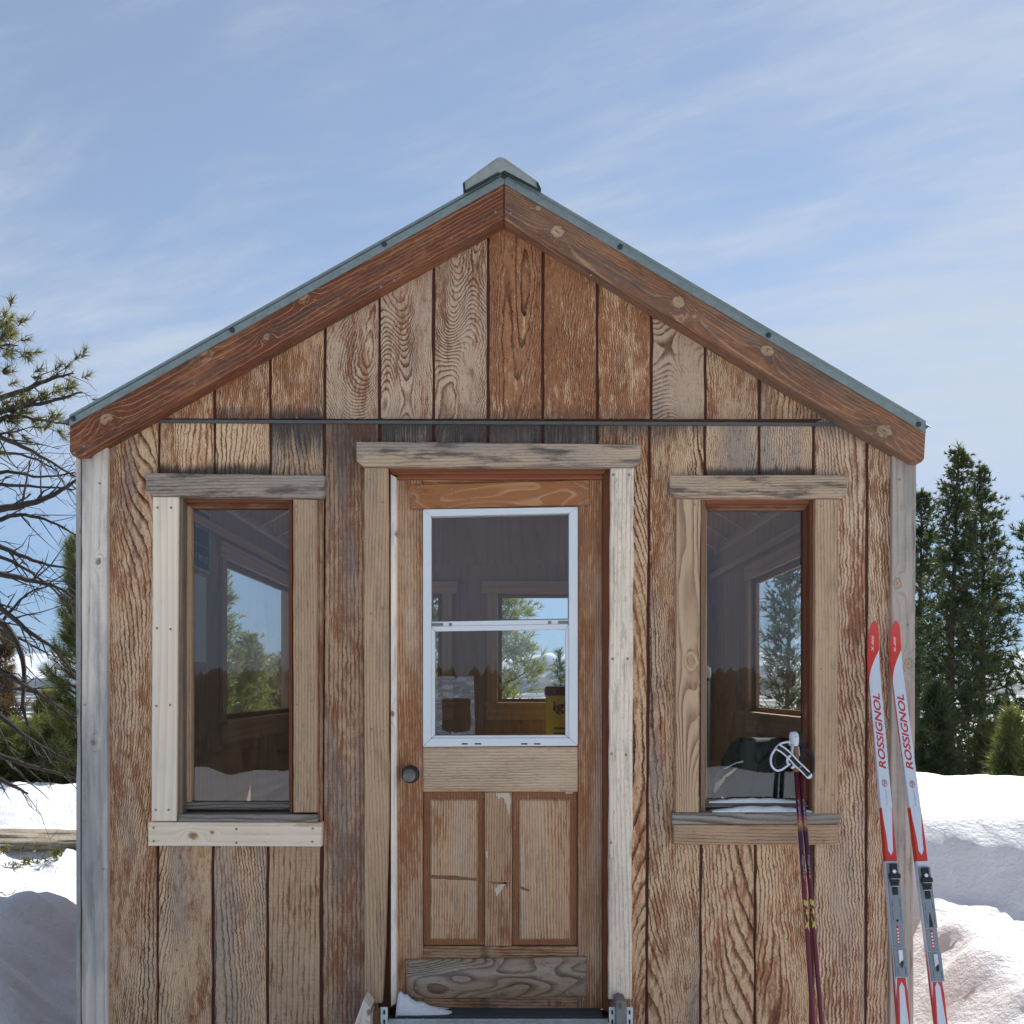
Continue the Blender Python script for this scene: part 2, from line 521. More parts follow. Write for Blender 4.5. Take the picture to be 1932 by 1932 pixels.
M['siding_fine'] = wood('fine grained siding', (0.58, 0.38, 0.235), LINE, (0.27, 0.098, 0.042), (0.27, 0.23, 0.20), K_=8, lin=60, lstr=0.35, fx=2.2, fz=0.3, jag=0.006, saw=0.55, fib=0.5, pits=0.35)
M['groove'] = plain('stained groove', (0.11, 0.033, 0.016), 0.8, var=0.5, scale=30)
M['trim'] = wood('weathered trim', (0.52, 0.345, 0.21), (0.12, 0.048, 0.026), (0.27, 0.095, 0.042), (0.29, 0.235, 0.18), K_=8, lin=80, lstr=0.5, fx=4, fz=0.5, jag=0.003, grime=0.22, fib=0.45, pits=0.2, bump=0.8)
M['trim_head'] = wood('grey lintel trim', (0.52, 0.38, 0.26), (0.10, 0.045, 0.026), (0.30, 0.115, 0.052), (0.30, 0.26, 0.225), K_=8, lin=80, lstr=0.6, fx=4, fz=0.5, jag=0.003, grime=0.75, fib=0.5, pits=0.3, bump=0.9)
M['trim_bold'] = wood('bold grained trim', (0.54, 0.37, 0.235), (0.15, 0.058, 0.03), RED, GREY, K_=17, lin=60, lstr=0.85, fx=5, fz=1.4, jag=0.003, l0=0.3, knots=((0.01, -0.02, 0.010),))
M['pale'] = wood('fresh pale lumber', (0.86, 0.72, 0.55), (0.50, 0.34, 0.19), (0.50, 0.33, 0.17), (0.60, 0.53, 0.45), K_=4, lin=36, lstr=0.35, fx=4, fz=0.4, jag=0.001, bump=0.15, fib=0.08, saw=0.04, l0=0.2, rough=0.65)
M['pale_sill'] = wood('fresh pale sill lumber', (0.86, 0.70, 0.52), (0.50, 0.34, 0.19), (0.56, 0.37, 0.18), (0.60, 0.53, 0.45), K_=4, lin=36, lstr=0.35, fx=4, fz=0.4, jag=0.001, bump=0.15, fib=0.08, saw=0.04, l0=0.2, rough=0.65, knots=((0.004, -0.155, 0.012), (-0.008, -0.085, 0.006)), knotc=(0.42, 0.24, 0.12))
M['silver'] = wood('silvered corner lumber', (0.76, 0.66, 0.55), (0.26, 0.20, 0.15), (0.42, 0.28, 0.18), (0.29, 0.29, 0.295), K_=5, lin=30, lstr=0.4, fx=4, fz=0.4, jag=0.002, grime=0.25, knots=((0.014, 0.78, 0.009), (-0.004, 0.10, 0.008)), knotc=(0.33, 0.24, 0.17))
M['pale_worn'] = wood('worn whitish casing', (0.86, 0.71, 0.55), (0.26, 0.16, 0.11), (0.44, 0.27, 0.17), (0.48, 0.43, 0.38), K_=6, lin=60, lstr=0.4, fx=4, fz=0.4, jag=0.003, grime=0.3, fib=0.5, bump=1.0, pits=0.4)
M['silver_right'] = wood('grey corner lumber', (0.50, 0.42, 0.35), (0.16, 0.11, 0.08), (0.27, 0.17, 0.11), (0.20, 0.185, 0.18), K_=5, lin=34, lstr=0.45, fx=4, fz=0.4, jag=0.003, knots=((-0.022, 0.72, 0.013), (0.02, 0.42, 0.012), (-0.005, 0.395, 0.009)), knotc=(0.50, 0.36, 0.24))
M['jamb'] = wood('red brown jamb', (0.20, 0.070, 0.034), (0.06, 0.018, 0.01), (0.13, 0.038, 0.018), (0.22, 0.14, 0.09), K_=5, lin=50, lstr=0.5, fx=4, fz=0.5, jag=0.002, bump=0.35)
M['sash'] = wood('brown sash', (0.26, 0.14, 0.08), (0.10, 0.04, 0.02), (0.15, 0.05, 0.025), (0.24, 0.18, 0.13), K_=5, lin=50, lstr=0.4, fx=4, fz=0.5, jag=0.002, bump=0.35)
M['sillwood'] = wood('grey split sill', (0.30, 0.26, 0.22), (0.05, 0.04, 0.035), RED, (0.15, 0.145, 0.15), K_=10, lin=50, lstr=0.9, fx=5, fz=1.2, jag=0.005, l0=0.3, bump=0.9)
M['door'] = wood('worn stained door', (0.60, 0.37, 0.215), (0.12, 0.045, 0.02), (0.33, 0.125, 0.05), (0.58, 0.44, 0.31), K_=7, lin=95, lstr=0.5, fx=4, fz=0.4, jag=0.003, l0=0.3, fib=0.55, grime=0.12, pits=0.3, bump=0.8)
M['ply'] = wood('stained plywood', (0.36, 0.15, 0.06), (0.56, 0.34, 0.18), (0.23, 0.075, 0.028), GREY, K_=16, lin=12, lstr=0.8, fx=7, fz=2.4, jag=0.003, l0=0.72, bump=0.4, fib=0.35)
M['kick'] = wood('grey weathered plywood', (0.30, 0.205, 0.13), (0.045, 0.027, 0.019), (0.33, 0.15, 0.065), (0.44, 0.39, 0.34), K_=22, lin=14, lstr=0.95, fx=8, fz=2.2, jag=0.005, l0=0.35, fib=0.5, pits=0.4, bump=1.0)
M['inside'] = wood('interior plywood', (0.34, 0.21, 0.145), (0.20, 0.11, 0.065), (0.28, 0.155, 0.095), (0.28, 0.20, 0.155), K_=7, lin=12, lstr=0.3, fx=3, fz=0.5, jag=0.003, bump=0.2)
M['inside_trim'] = wood('interior trim', (0.46, 0.29, 0.19), (0.24, 0.13, 0.075), (0.36, 0.20, 0.12), (0.36, 0.28, 0.22), K_=5, lin=30, lstr=0.3, fx=4, fz=0.5, bump=0.2)

def galv(name, col, rough=0.45, metal=0.75):
    m, n, b, _ = newmat(name)
    co = n.new('ShaderNodeTexCoord').outputs['Object']
    v = n.voro(co, 70, out='Color')
    nz = n.noise(co, 9, 6, 0.65)
    g = n.m('ADD', n.m('MULTIPLY', n.sep(v)[0], 0.16), n.m('MULTIPLY', nz, 0.55))
    f = n.m('ADD', 0.62, g)
    n.put(b.inputs['Base Color'], n.mix(1.0, col, n.comb(f, f, f), 'MULTIPLY'))
    b.inputs['Metallic'].default_value = metal
    n.put(b.inputs['Roughness'], n.m('ADD', rough - 0.1, n.m('MULTIPLY', nz, 0.25)))
    return m
M['galv'] = galv('galvanised steel', (0.275, 0.315, 0.30), 0.5, 0.55)
M['galv_dark'] = galv('dull galvanised steel', (0.125, 0.14, 0.135), 0.6, 0.5)
M['galv_bright'] = galv('bright galvanised steel', (0.72, 0.78, 0.78), 0.45, 0.3)
M['roof'] = galv('green grey roofing steel', (0.20, 0.27, 0.25), 0.5, 0.4)
M['cap'] = galv('pale roofing steel', (0.36, 0.39, 0.35), 0.5, 0.25)
M['lip'] = plain('dark green lip', (0.02, 0.035, 0.032), 0.5)
M['screw'] = plain('zinc screw', (0.30, 0.28, 0.26), 0.4, 0.5)
M['screw_dark'] = plain('dark screw', (0.045, 0.06, 0.065), 0.45, 0.4)
M['vinyl'] = plain('white vinyl', (0.78, 0.80, 0.80), 0.38, var=0.05, scale=6)
M['vinyl_dark'] = plain('grey vinyl slot', (0.20, 0.21, 0.22), 0.5)
M['black'] = plain('black plastic', (0.012, 0.012, 0.014), 0.45)
M['rubber'] = plain('dark threshold rubber', (0.05, 0.062, 0.07), 0.65, var=0.3)
M['knob'] = plain('tarnished knob', (0.13, 0.13, 0.125), 0.3, 0.85, var=0.3, scale=30)
M['knob_rose'] = plain('dark tarnished rose', (0.05, 0.055, 0.055), 0.38, 0.8, var=0.3, scale=30)
M['chalk'] = plain('chalk board slate', (0.045, 0.055, 0.06), 0.8, var=0.4, scale=8)
M['white'] = plain('white paint', (0.78, 0.78, 0.78), 0.5, var=0.05)
M['paper'] = plain('sheet of paper', (0.62, 0.62, 0.62), 0.8, var=0.1)
M['pale_chip'] = plain('pale split wood', (0.52, 0.42, 0.30), 0.8, var=0.2)

def glass_mat(name, tint=(0.97, 0.985, 0.98), dirt=0.016):
    m = bpy.data.materials.new(name)
    m.use_nodes = True
    m.node_tree.nodes.clear()
    n = NT(m.node_tree)
    out = n.new('ShaderNodeOutputMaterial')
    geo = n.new('ShaderNodeNewGeometry')
    c = n.m('ABSOLUTE', n.vm('DOT_PRODUCT', geo.outputs['Normal'], geo.outputs['Incoming']))
    sch = n.m('ADD', 0.042, n.m('MULTIPLY', n.m('POWER', n.m('SUBTRACT', 1.0, c), 5.0), 0.958))
    co = n.new('ShaderNodeTexCoord').outputs['Object']
    wv = n.noise(co, 3.0, 1, 0.4)
    bp = n.new('ShaderNodeBump')
    bp.inputs['Strength'].default_value = 0.10
    bp.inputs['Distance'].default_value = 0.01
    n.put(bp.inputs['Height'], wv)
    tr = n.new('ShaderNodeBsdfTransparent')
    tr.inputs[0].default_value = (*tint, 1)
    gl = n.new('ShaderNodeBsdfGlossy')
    gl.inputs['Roughness'].default_value = 0.0
    gl.inputs['Color'].default_value = (1, 1, 1, 1)
    n.put(gl.inputs['Normal'], bp.outputs[0])
    m1 = n.new('ShaderNodeMixShader')
    n.put(m1.inputs[0], n.m('MULTIPLY', sch, 1.65, clamp=True))
    m.node_tree.links.new(tr.outputs[0], m1.inputs[1])
    m.node_tree.links.new(gl.outputs[0], m1.inputs[2])
    # dust film with wipe marks and hairline scratches
    x, y, z = n.sep(co)
    sc = n.noise(n.comb(n.m('ADD', n.m('MULTIPLY', x, 5), n.m('MULTIPLY', n.noise(co, 3, 2), 3)), 1.0, n.m('MULTIPLY', z, 190)), 1, 2, 0.7)
    du = n.noise(co, 6, 6, 0.7)
    dm = n.m('ADD', n.m('MULTIPLY', n.smooth(du, 0.42, 0.8), dirt), n.m('MULTIPLY', n.smooth(sc, 0.70, 0.78), dirt * 2.0))
    df = n.new('ShaderNodeBsdfDiffuse')
    df.inputs[0].default_value = (0.7, 0.7, 0.7, 1)
    m2 = n.new('ShaderNodeMixShader')
    n.put(m2.inputs[0], dm)
    m.node_tree.links.new(m1.outputs[0], m2.inputs[1])
    m.node_tree.links.new(df.outputs[0], m2.inputs[2])
    m.node_tree.links.new(m2.outputs[0], out.inputs[0])
    return m
M['glass'] = glass_mat('window glass')
M['glass_far'] = glass_mat('inner window glass', dirt=0.008)

def tape_mat():
    m, n, b, out = newmat('clear packing tape')
    co = n.new('ShaderNodeTexCoord').outputs['Object']
    x, y, z = n.sep(co)
    cr = n.noise(n.comb(n.m('MULTIPLY', x, 18), y, n.m('MULTIPLY', z, 70)), 1, 4, 0.65, 0.8)
    n.put(b.inputs['Base Color'], n.mix(cr, (0.26, 0.28, 0.30), (0.45, 0.47, 0.49)))
    b.inputs['Roughness'].default_value = 0.35
    n.put(b.inputs['Alpha'], n.m('ADD', 0.16, n.m('MULTIPLY', n.smooth(cr, 0.48, 0.62), 0.22)))
    return m
M['tape'] = tape_mat()

def snow_mat():
    m, n, b, _ = newmat('snow')
    co = n.new('ShaderNodeTexCoord').outputs['Object']
    a = n.noise(co, 2.4, 8, 0.62)
    f = n.noise(co, 45, 4, 0.6)
    g = n.noise(co, 260, 2, 0.6)
    sc_ = n.mix(n.smooth(a, 0.35, 0.75), (0.82, 0.84, 0.87), (0.875, 0.88, 0.89))
    # valley floor far below: woods too far off to tell the trees apart
    far = n.smooth(n.vm('LENGTH', co), 380.0, 900.0)
    wd = n.noise(co, 0.006, 9, 0.68)
    sc_ = n.mix(n.m('MULTIPLY', far, n.smooth(wd, 0.44, 0.50)), sc_, (0.030, 0.042, 0.040))
    n.put(b.inputs['Base Color'], sc_)
    n.put(b.inputs['Roughness'], n.m('ADD', 0.42, n.m('MULTIPLY', g, 0.35)))
    b.inputs['Specular IOR Level'].default_value = 0.35
    h = n.m('ADD', n.m('MULTIPLY', n.noise(co, 13, 6, 0.62), 1.0), n.m('ADD', n.m('MULTIPLY', f, 0.42), n.m('MULTIPLY', g, 0.12)))
    bp = n.new('ShaderNodeBump')
    bp.inputs['Strength'].default_value = 0.65
    bp.inputs['Distance'].default_value = 0.028
    n.put(bp.inputs['Height'], h)
    n.put(b.inputs['Normal'], bp.outputs[0])
    return m
M['snow'] = snow_mat()

def needle_mat(name, c0, c1, dead=(0.13, 0.07, 0.03), trans=0.36, deadp=0.04):
    m = bpy.data.materials.new(name)
    m.use_nodes = True
    m.node_tree.nodes.clear()
    n = NT(m.node_tree)
    out = n.new('ShaderNodeOutputMaterial')
    geo = n.new('ShaderNodeNewGeometry')
    rnd = geo.outputs['Random Per Island']
    co = n.new('ShaderNodeTexCoord').outputs['Object']
    cl = n.noise(co, 2.2, 3, 0.6)
    col = n.mix(n.m('ADD', n.m('MULTIPLY', rnd, 0.4), n.m('MULTIPLY', n.smooth(cl, 0.36, 0.66), 0.6)), c0, c1)
    col = n.mix(n.m('GREATER_THAN', rnd, 1.0 - deadp), col, dead)
    b = n.new('ShaderNodeBsdfPrincipled')
    n.put(b.inputs['Base Color'], col)
    b.inputs['Roughness'].default_value = 0.5
    b.inputs['Specular IOR Level'].default_value = 0.3
    tl = n.new('ShaderNodeBsdfTranslucent')
    n.put(tl.inputs[0], n.mix(1.0, col, (1.5, 1.5, 0.8), 'MULTIPLY'))
    mx = n.new('ShaderNodeMixShader')
    mx.inputs[0].default_value = trans
    m.node_tree.links.new(b.outputs[0], mx.inputs[1])
    m.node_tree.links.new(tl.outputs[0], mx.inputs[2])
    m.node_tree.links.new(mx.outputs[0], out.inputs[0])
    return m
M['needle_dark'] = needle_mat('dark conifer needles', (0.030, 0.050, 0.026), (0.095, 0.118, 0.052))
M['needle_green'] = needle_mat('green pine needles', (0.070, 0.098, 0.034), (0.190, 0.200, 0.072))
M['needle_olive'] = needle_mat('olive pine needles', (0.085, 0.095, 0.036), (0.195, 0.185, 0.082), deadp=0.08)
M['needle_lit'] = needle_mat('pine needles tinted sunlit', (0.11, 0.14, 0.05), (0.28, 0.28, 0.11))  # brighter green puts sunlight on the foliage into its colour
M['needle_rust'] = needle_mat('rusty dying needles', (0.075, 0.055, 0.028), (0.155, 0.10, 0.05), deadp=0.2)
M['bark'] = plain('pine bark', (0.070, 0.048, 0.038), 0.9, var=0.5, scale=14, bump=0.5)
M['bark_red'] = plain('red brown bark', (0.085, 0.050, 0.038), 0.9, var=0.5, scale=8, bump=0.5)
M['twig'] = plain('lichened dead wood', (0.055, 0.043, 0.035), 0.9, var=0.6, scale=9)
M['cone'] = plain('brown cone', (0.075, 0.035, 0.022), 0.8, var=0.4)

def rock_mat():
    m, n, b, _ = newmat('granite')
    co = n.new('ShaderNodeTexCoord').outputs['Object']
    a = n.noise(co, 5, 8, 0.7)
    v = n.voro(co, 90, out='Color')
    c = n.mix(n.smooth(a, 0.35, 0.7), (0.235, 0.185, 0.125), (0.36, 0.31, 0.24))
    f = n.m('ADD', 0.8, n.m('MULTIPLY', n.sep(v)[0], 0.4))
    n.put(b.inputs['Base Color'], n.mix(1.0, c, n.comb(f, f, f), 'MULTIPLY'))
    b.inputs['Roughness'].default_value = 0.9
    bp = n.new('ShaderNodeBump')
    bp.inputs['Strength'].default_value = 0.6
    bp.inputs['Distance'].default_value = 0.02
    n.put(bp.inputs['Height'], a)
    n.put(b.inputs['Normal'], bp.outputs[0])
    return m
M['rock'] = rock_mat()

def mountain_mat():
    m, n, b, _ = newmat('mountain snow and forest')
    geo = n.new('ShaderNodeNewGeometry')
    x, y, z = n.sep(geo.outputs['Position'])
    nx, ny, nz_ = n.sep(geo.outputs['Normal'])
    a = n.noise(geo.outputs['Position'], 0.006, 8, 0.7)
    h = n.m('ADD', n.m('DIVIDE', z, 260.0), n.m('MULTIPLY', n.m('SUBTRACT', a, 0.5), 1.3))
    snowm = n.m('MULTIPLY', n.smooth(h, 0.05, 0.33), n.smooth(n.m('ADD', nz_, n.m('MULTIPLY', a, 0.25)), 0.74, 0.90))
    n.put(b.inputs['Base Color'], n.mix(snowm, (0.035, 0.047, 0.052), (0.83, 0.85, 0.88)))
    b.inputs['Roughness'].default_value = 0.8
    return m
M['mountain'] = mountain_mat()

# ---------------------------------------------------------------- ground and far setting
def _h(ix, iy, s):
    h = (ix.astype(np.int64) * 374761393 + iy.astype(np.int64) * 668265263 + s * 974634777) & 0x7fffffff
    h = ((h ^ (h >> 13)) * 1274126177) & 0x7fffffff
    h = h ^ (h >> 16)
    return (h & 0xffff) / 65535.0
def vnoise(x, y, s=0):
    x = np.asarray(x, float); y = np.asarray(y, float)
    ix = np.floor(x); iy = np.floor(y)
    fx = x - ix; fy = y - iy
    fx = fx * fx * fx * (fx * (fx * 6 - 15) + 10); fy = fy * fy * fy * (fy * (fy * 6 - 15) + 10)
    a = _h(ix, iy, s); b = _h(ix + 1, iy, s); c = _h(ix, iy + 1, s); d = _h(ix + 1, iy + 1, s)
    return (a * (1 - fx) + b * fx) * (1 - fy) + (c * (1 - fx) + d * fx) * fy
def fbm(x, y, o=5, s=0, g=0.5):
    t = 0; a = 1.0; n = 0; f = 1.0
    for i in range(o):
        t = t + a * (vnoise(x * f + 13.7 * i, y * f + 7.3 * i, s + i) - 0.5); n += a; a *= g; f *= 2.03
    return t / n * 2
def ss(x, a, b):
    t = np.clip((x - a) / (b - a), 0, 1)
    return t * t * (3 - 2 * t)

def ground_z(x, y):
    x = np.asarray(x, float); y = np.asarray(y, float)
    z = np.full(x.shape, 0.02)
    # snow bank left of the cabin with a wind-scooped hollow along the wall
    xe = np.interp(y, [-4, 0, 2.6, 5, 9], [-1.9, -2.02, -2.62, -2.3, -1.0]) + 0.16 * fbm(x * 1.1, y * 1.3, 4, 3)
    L = ss(xe - x, -0.42, 0.34)
    zl = 0.47 + 0.05 * fbm(x * 0.5, y * 0.5, 3, 9) + 0.02 * np.clip(y - 2, 0, 6)
    z = z + (zl - 0.02) * L * ss(y, -5.5, -1.5)
    z = z + 0.06 * L * fbm(x * 2.2, y * 2.2, 3, 12) + 0.05 * L * fbm(x * 5.5, y * 4.5, 3, 15)
    # right: trodden lumpy snow, then a wind-cut berm
    xr = 1.72 + 0.12 * fbm(y * 0.8, y * 0 + 2.0, 3, 4)
    Rm = ss(x - xr, -0.1, 0.5)
    zr = 0.36 + 0.05 * fbm(x * 1.3, y * 1.3, 3, 21) + 0.075 * fbm(x * 3.4, y * 5.0, 4, 25, 0.6)
    yb = 1.30 + 0.16 * fbm(x * 0.8, x * 0 + 5.0, 3, 6) + 0.10 * fbm(x * 1.6, y * 1.6, 3, 66) - 0.03 * (x - 3)
    B = ss(y - yb, 0.0, 0.68)
    drift = 0.055 * np.sin((y * 3.3 - x * 0.75) + 1.5 * fbm(x * 0.4, y * 0.4, 2, 2)) * ss(y - yb, 0.5, 1.2)
    zr = zr * (1 - 0.0 * B) + (0.865 - zr) * B + drift + 0.02 * fbm(x * 3, y * 3, 3, 31)
    z = z + (zr - z) * Rm * ss(y, -5.5, -2.2)
    # far side of the knoll falls away
    r = np.hypot(x * 0.8, np.maximum(y, 0))
    lf = ss(-x, 0.8, 2.0)
    fall = ss(y, 3.9, 11.0) * (1 - lf) + ss(y, 6.6, 12.5) * lf
    z = z - fall * (1.3 + 0.12 * np.clip(y - 11, 0, 250)) 
    z = np.where(y > 3.9, np.maximum(z, -60), z)
    # behind the photographer: open snow that rises a little
    bk = ss(-y, 3.2, 9.0)
    z = z + bk * (0.10 + 0.30 * fbm(x * 0.25, y * 0.25, 4, 40)) + 0.26 * ss(-y, 4.5, 12.5) - 0.26 * np.clip(-y - 13, 0, 40)
    near = np.exp(-((x / 9.0) ** 2 + (y / 9.0) ** 2))
    z = z + 0.018 * fbm(x * 4.1, y * 4.1, 4, 50) * (0.4 + near) + 0.04 * fbm(x * 0.9, y * 0.9, 3, 52)
    # keep clear of the cabin floor
    ins = ss(np.minimum(np.minimum(x + 1.75, 1.62 - x), np.minimum(y + 0.1, 3.5 - y)), -0.05, 0.15)
    return z * (1 - ins) + (-0.12) * ins

def gz(x, y):
    return float(ground_z(np.array([x]), np.array([y]))[0])

def axis_pts(lo, hi, step, far):
    c = list(np.arange(lo, hi + 1e-6, step))
    d = step; a = c[0]
    left = []
    while a > -far:
        d *= 1.16; a -= d; left.append(a)
    d = step; b = c[-1]; right = []
    while b < far:
        d *= 1.16; b += d; right.append(b)
    return np.array(left[::-1] + c + right)
gx = axis_pts(-4.2, 5.2, 0.045, 9000)
gy = axis_pts(-1.6, 6.2, 0.045, 9000)
X, Y = np.meshgrid(gx, gy)
Z = ground_z(X, Y)
nx_, ny_ = len(gx), len(gy)
idx = np.arange(nx_ * ny_).reshape(ny_, nx_)
F = np.stack([idx[:-1, :-1], idx[:-1, 1:], idx[1:, 1:], idx[1:, :-1]], -1).reshape(-1, 4)
go = mesh_obj('snow_ground', np_mesh('snow_ground', np.stack([X, Y, Z], -1).reshape(-1, 3), F), M['snow'], smooth=True)
tag(go, kind='structure')

def mountains():
    az = np.linspace(R(-75), R(75), 460)
    rr = np.linspace(3200, 7200, 110)
    A, Q = np.meshgrid(az, rr)
    x = np.sin(A) * Q; y = np.cos(A) * Q
    q = (Q - 3200) / 4000
    env = np.exp(-((q - 0.55) / 0.27) ** 2)
    rid = 1 - np.abs(fbm(x / 900, y / 900, 6, 77, 0.52)) * 1.5
    pk = 0.80 + 0.32 * fbm(A * 7.0, A * 0 + 1.5, 4, 61)
    pk = pk + 0.14 * np.exp(-((A - 0.05) / 0.035) ** 2) + 0.10 * np.exp(-((A - 0.47) / 0.05) ** 2)
    z = -70 + env * (330 * np.clip(rid, 0, 1) * pk) * 0.92
    V = np.stack([x, y, z], -1).reshape(-1, 3)
    n0, n1 = A.shape
    i = np.arange(n0 * n1).reshape(n0, n1)
    F = np.stack([i[:-1, :-1], i[1:, :-1], i[1:, 1:], i[:-1, 1:]], -1).reshape(-1, 4)
    o = mesh_obj('mountains', np_mesh('mountains', V, F), M['mountain'], smooth=False)
    tag(o, kind='structure')
mountains()

def forest_mass(name, spots, mat):
    """far-off wood that reads as one mass: ragged tiers of branches on every tree"""
    rg = np.random.default_rng(5)
    V = []; F = []
    for (x, y, z, h, r, tp) in spots:
        nl = 6
        for k in range(nl):
            f = k / nl
            zb = z + h * (0.10 + 0.80 * f); zt = zb + h * 0.27
            rad = r * (1 - f * tp)
            b = len(V); m = 8
            for q in range(m):
                a = 2 * math.pi * (q + rg.random() * 0.7) / m
                rj = rad * (0.55 + 0.65 * rg.random())
                V.append((x + rj * math.cos(a), y + rj * math.sin(a), zb - h * 0.03 * rg.random()))
            V.append((x, y, min(zt, z + h)))
            for q in range(m):
                F.append((b + q, b + (q + 1) % m, b + m))
    o = mesh_obj(name, np_mesh(name, V, np.array(F, dtype=np.int64)), mat)
    return tag(o, kind='stuff')
M['far_forest'] = plain('far forest', (0.030, 0.043, 0.026), 0.9, var=0.5, scale=0.6)
rg = np.random.default_rng(9)
sp = []
while len(sp) < 3800:             # behind the photographer, down the slope
    a = rg.uniform(-1.6, 1.6); q = 55 * 14 ** rg.random()
    x, y = math.sin(a) * q, -math.cos(a) * q - D
    if True:
        z0 = gz(x, y)
        f = math.log(q / 55) / math.log(14)
        h = EYE + q * (-0.055 + 0.079 * f ** 0.35 + rg.uniform(-0.002, 0.0005)) - z0
        sp.append((x, y, z0 - 0.2, h, h * (0.19 + 0.12 * f), 0.86 - 0.45 * f))
while len(sp) < 4800:            # beyond the cabin, down the slope
    a = rg.uniform(-0.85, 0.85); q = 60 * (rg.uniform(1, 4.6) ** 1.8)
    x, y = math.sin(a) * q, math.cos(a) * q
    if fbm(np.array([x / 60]), np.array([y / 60]), 3, 8)[0] > -0.12:
        h = rg.uniform(5, 9.5)
        sp.append((x, y, gz(x, y) - 0.3, h, h * 0.17, 0.86))
forest_mass('far_forest', sp, M['far_forest'])

# ---------------------------------------------------------------- the cabin
cabin = empty('cabin', (0, 1.6, 0), 'small weathered wooden ski hut with gabled metal roof and glazed door', 'cabin')
BACK = 3.45        # inner face of the back wall
XL0, XL1, XR1, XR0 = -1.648, -1.552, 1.448, 1.528
def topL(u, o=0): return 414 + (951 - u) * 0.5577 - o
def topR(u, o=0): return 414 + (u - 951) * 0.591 - o

# wall body behind the siding: boxes round the openings
def mbu(b, u0, v0, u1, v1, y0, y1):
    a, c = Wp(u0, v0), Wp(u1, v1)
    b.box(a.x, c.x, y0, y1, c.z, a.z)
b = MB()
Y0, Y1 = 0.0102, 0.10
for r in ((150, 862, 337, 2085), (552, 862, 733, 2085), (1152, 862, 1322, 2085), (1538, 862, 1725, 2085),
          (337, 862, 552, 936), (337, 1546, 552, 2085), (733, 862, 1152, 880), (733, 1918, 1152, 2085),
          (1322, 862, 1538, 941), (1322, 1546, 1538, 2085)):
    mbu(b, *r, Y0, Y1)
P = [Wp(u, v) for u, v in ((150, 862), (150, 846), (951, 399), (1725, 857), (1725, 862))]
b.poly([(p.x, Y0, p.z) for p in P], (0, Y1 - Y0, 0))
b.build('front_wall', M['groove'], cabin)

BOT = 2075
def plank(uv, mat='siding', **kw):
    return prism('plank', uv, 0.0, 0.010, M[mat], cabin, 'z', jit=0.0011, bevel=0.002, **kw)
G = 2.8
def zloc(uv, v):
    """local height of photo row v on an upright board"""
    zs = [Wp(a, c).z for a, c in uv]
    return Wp(0, v).z - sum(zs) / len(zs)
def up(u0, u1, mat, **kw):
    a, c = u0 + G, u1 - G
    f = lambda u: topL(u, 16) if u < 951 else topR(u, 16)
    uv = [(a, 790), (a, f(a))]
    if a < 951 < c: uv.append((951, 398))
    uv += [(c, f(c)), (c, 790)]
    if u0 == 312: uv = [(a, 790), (a, f(a)), (c, f(c)), (c, 790)]
    ms = kw.pop('ms', 0.0)
    return plank(uv, mat, mz=zloc(uv, 793), ml=0.075, ms=ms, **kw)
up(300, 405, 'siding', stain=0.62, grey=0.1, tone=0.95, seed=1.2)
up(405, 510, 'siding', stain=0.55, grey=0.1, tone=1.02, seed=2.4, ms=0.75)
up(510, 613, 'siding', stain=0.55, grey=0.15, tone=0.98, seed=3.1, ms=0.95)
up(613, 716, 'siding_bold', stain=0.42, grey=0.12, tone=0.94, seed=4.4, ms=0.25)
up(716, 818, 'siding_bold', stain=0.42, grey=0.12, tone=0.94, seed=5.2, ms=0.25)
up(818, 921, 'siding_bold', stain=0.44, grey=0.16, tone=0.92, seed=6.3, ms=0.3, dens=1.3)
up(921, 1024, 'siding', stain=0.72, grey=0.05, tone=0.95, seed=7.7, ms=0.5, dens=1.7)
up(1024, 1127, 'siding', stain=0.76, grey=0.05, tone=0.97, seed=8.3, ms=0.4, dens=1.5)
up(1127, 1229, 'siding', stain=0.62, grey=0.05, tone=0.98, seed=9.6, ms=0.35)
up(1229, 1331, 'siding_bold', stain=0.28, grey=0.3, tone=0.86, seed=10.1, ms=0.3)
up(1331, 1433, 'siding', stain=0.5, grey=0.2, tone=0.86, seed=11.8, ms=0.3)
up(1433, 1572, 'siding', stain=0.45, grey=0.25, tone=0.84, seed=12.2, ms=0.3)
# below the flashing, left to right
FB = 797
plank([(203, topL(203, 16)), (300 - G, topL(300, 16)), (297 - G, BOT), (203, BOT)], 'siding', stain=0.50, grey=0.22, seed=13.4, tone=0.94, dens=1.1)
def above(u0, u1, vb, mat='siding', **kw):
    uv = [(u0 + G, FB), (u1 - G, FB), (u1 - G, vb), (u0 + G, vb)]
    side = kw.pop('side', 'bottom'); ms = kw.pop('ms', 0.0); ml = kw.pop('ml', 0.05)
    mz = zloc(uv, 893 if side == 'bottom' else 796)
    return plank(uv, mat, mz=mz, ml=ml, ms=ms, **kw)
above(300, 405, 938, stain=0.42, grey=0.1, tone=1.05, seed=14.2, ms=1.0, ml=0.05)
above(405, 510, 938, stain=0.34, grey=0.15, tone=1.02, seed=15.1, ms=1.0, ml=0.06)
above(510, 612, 938, stain=0.28, grey=0.6, tone=0.75, seed=16.3, ms=0.95, ml=0.17, side='top')
uv = [(612 + G, FB), (716 - G, FB), (716 - G, BOT), (605 + G, BOT)]
plank(uv, 'siding_fine', stain=0.52, grey=0.36, tone=0.86, seed=17.9, mz=zloc(uv, 796), ml=0.36, ms=0.66)
for i, (a, c) in enumerate(((716, 818), (818, 921), (921, 1024), (1024, 1127))):
    above(a, c, 885, 'siding', stain=0.3, grey=0.85, tone=0.62, seed=18.3 + i * 1.3, ms=0.9, ml=0.14, side='top')
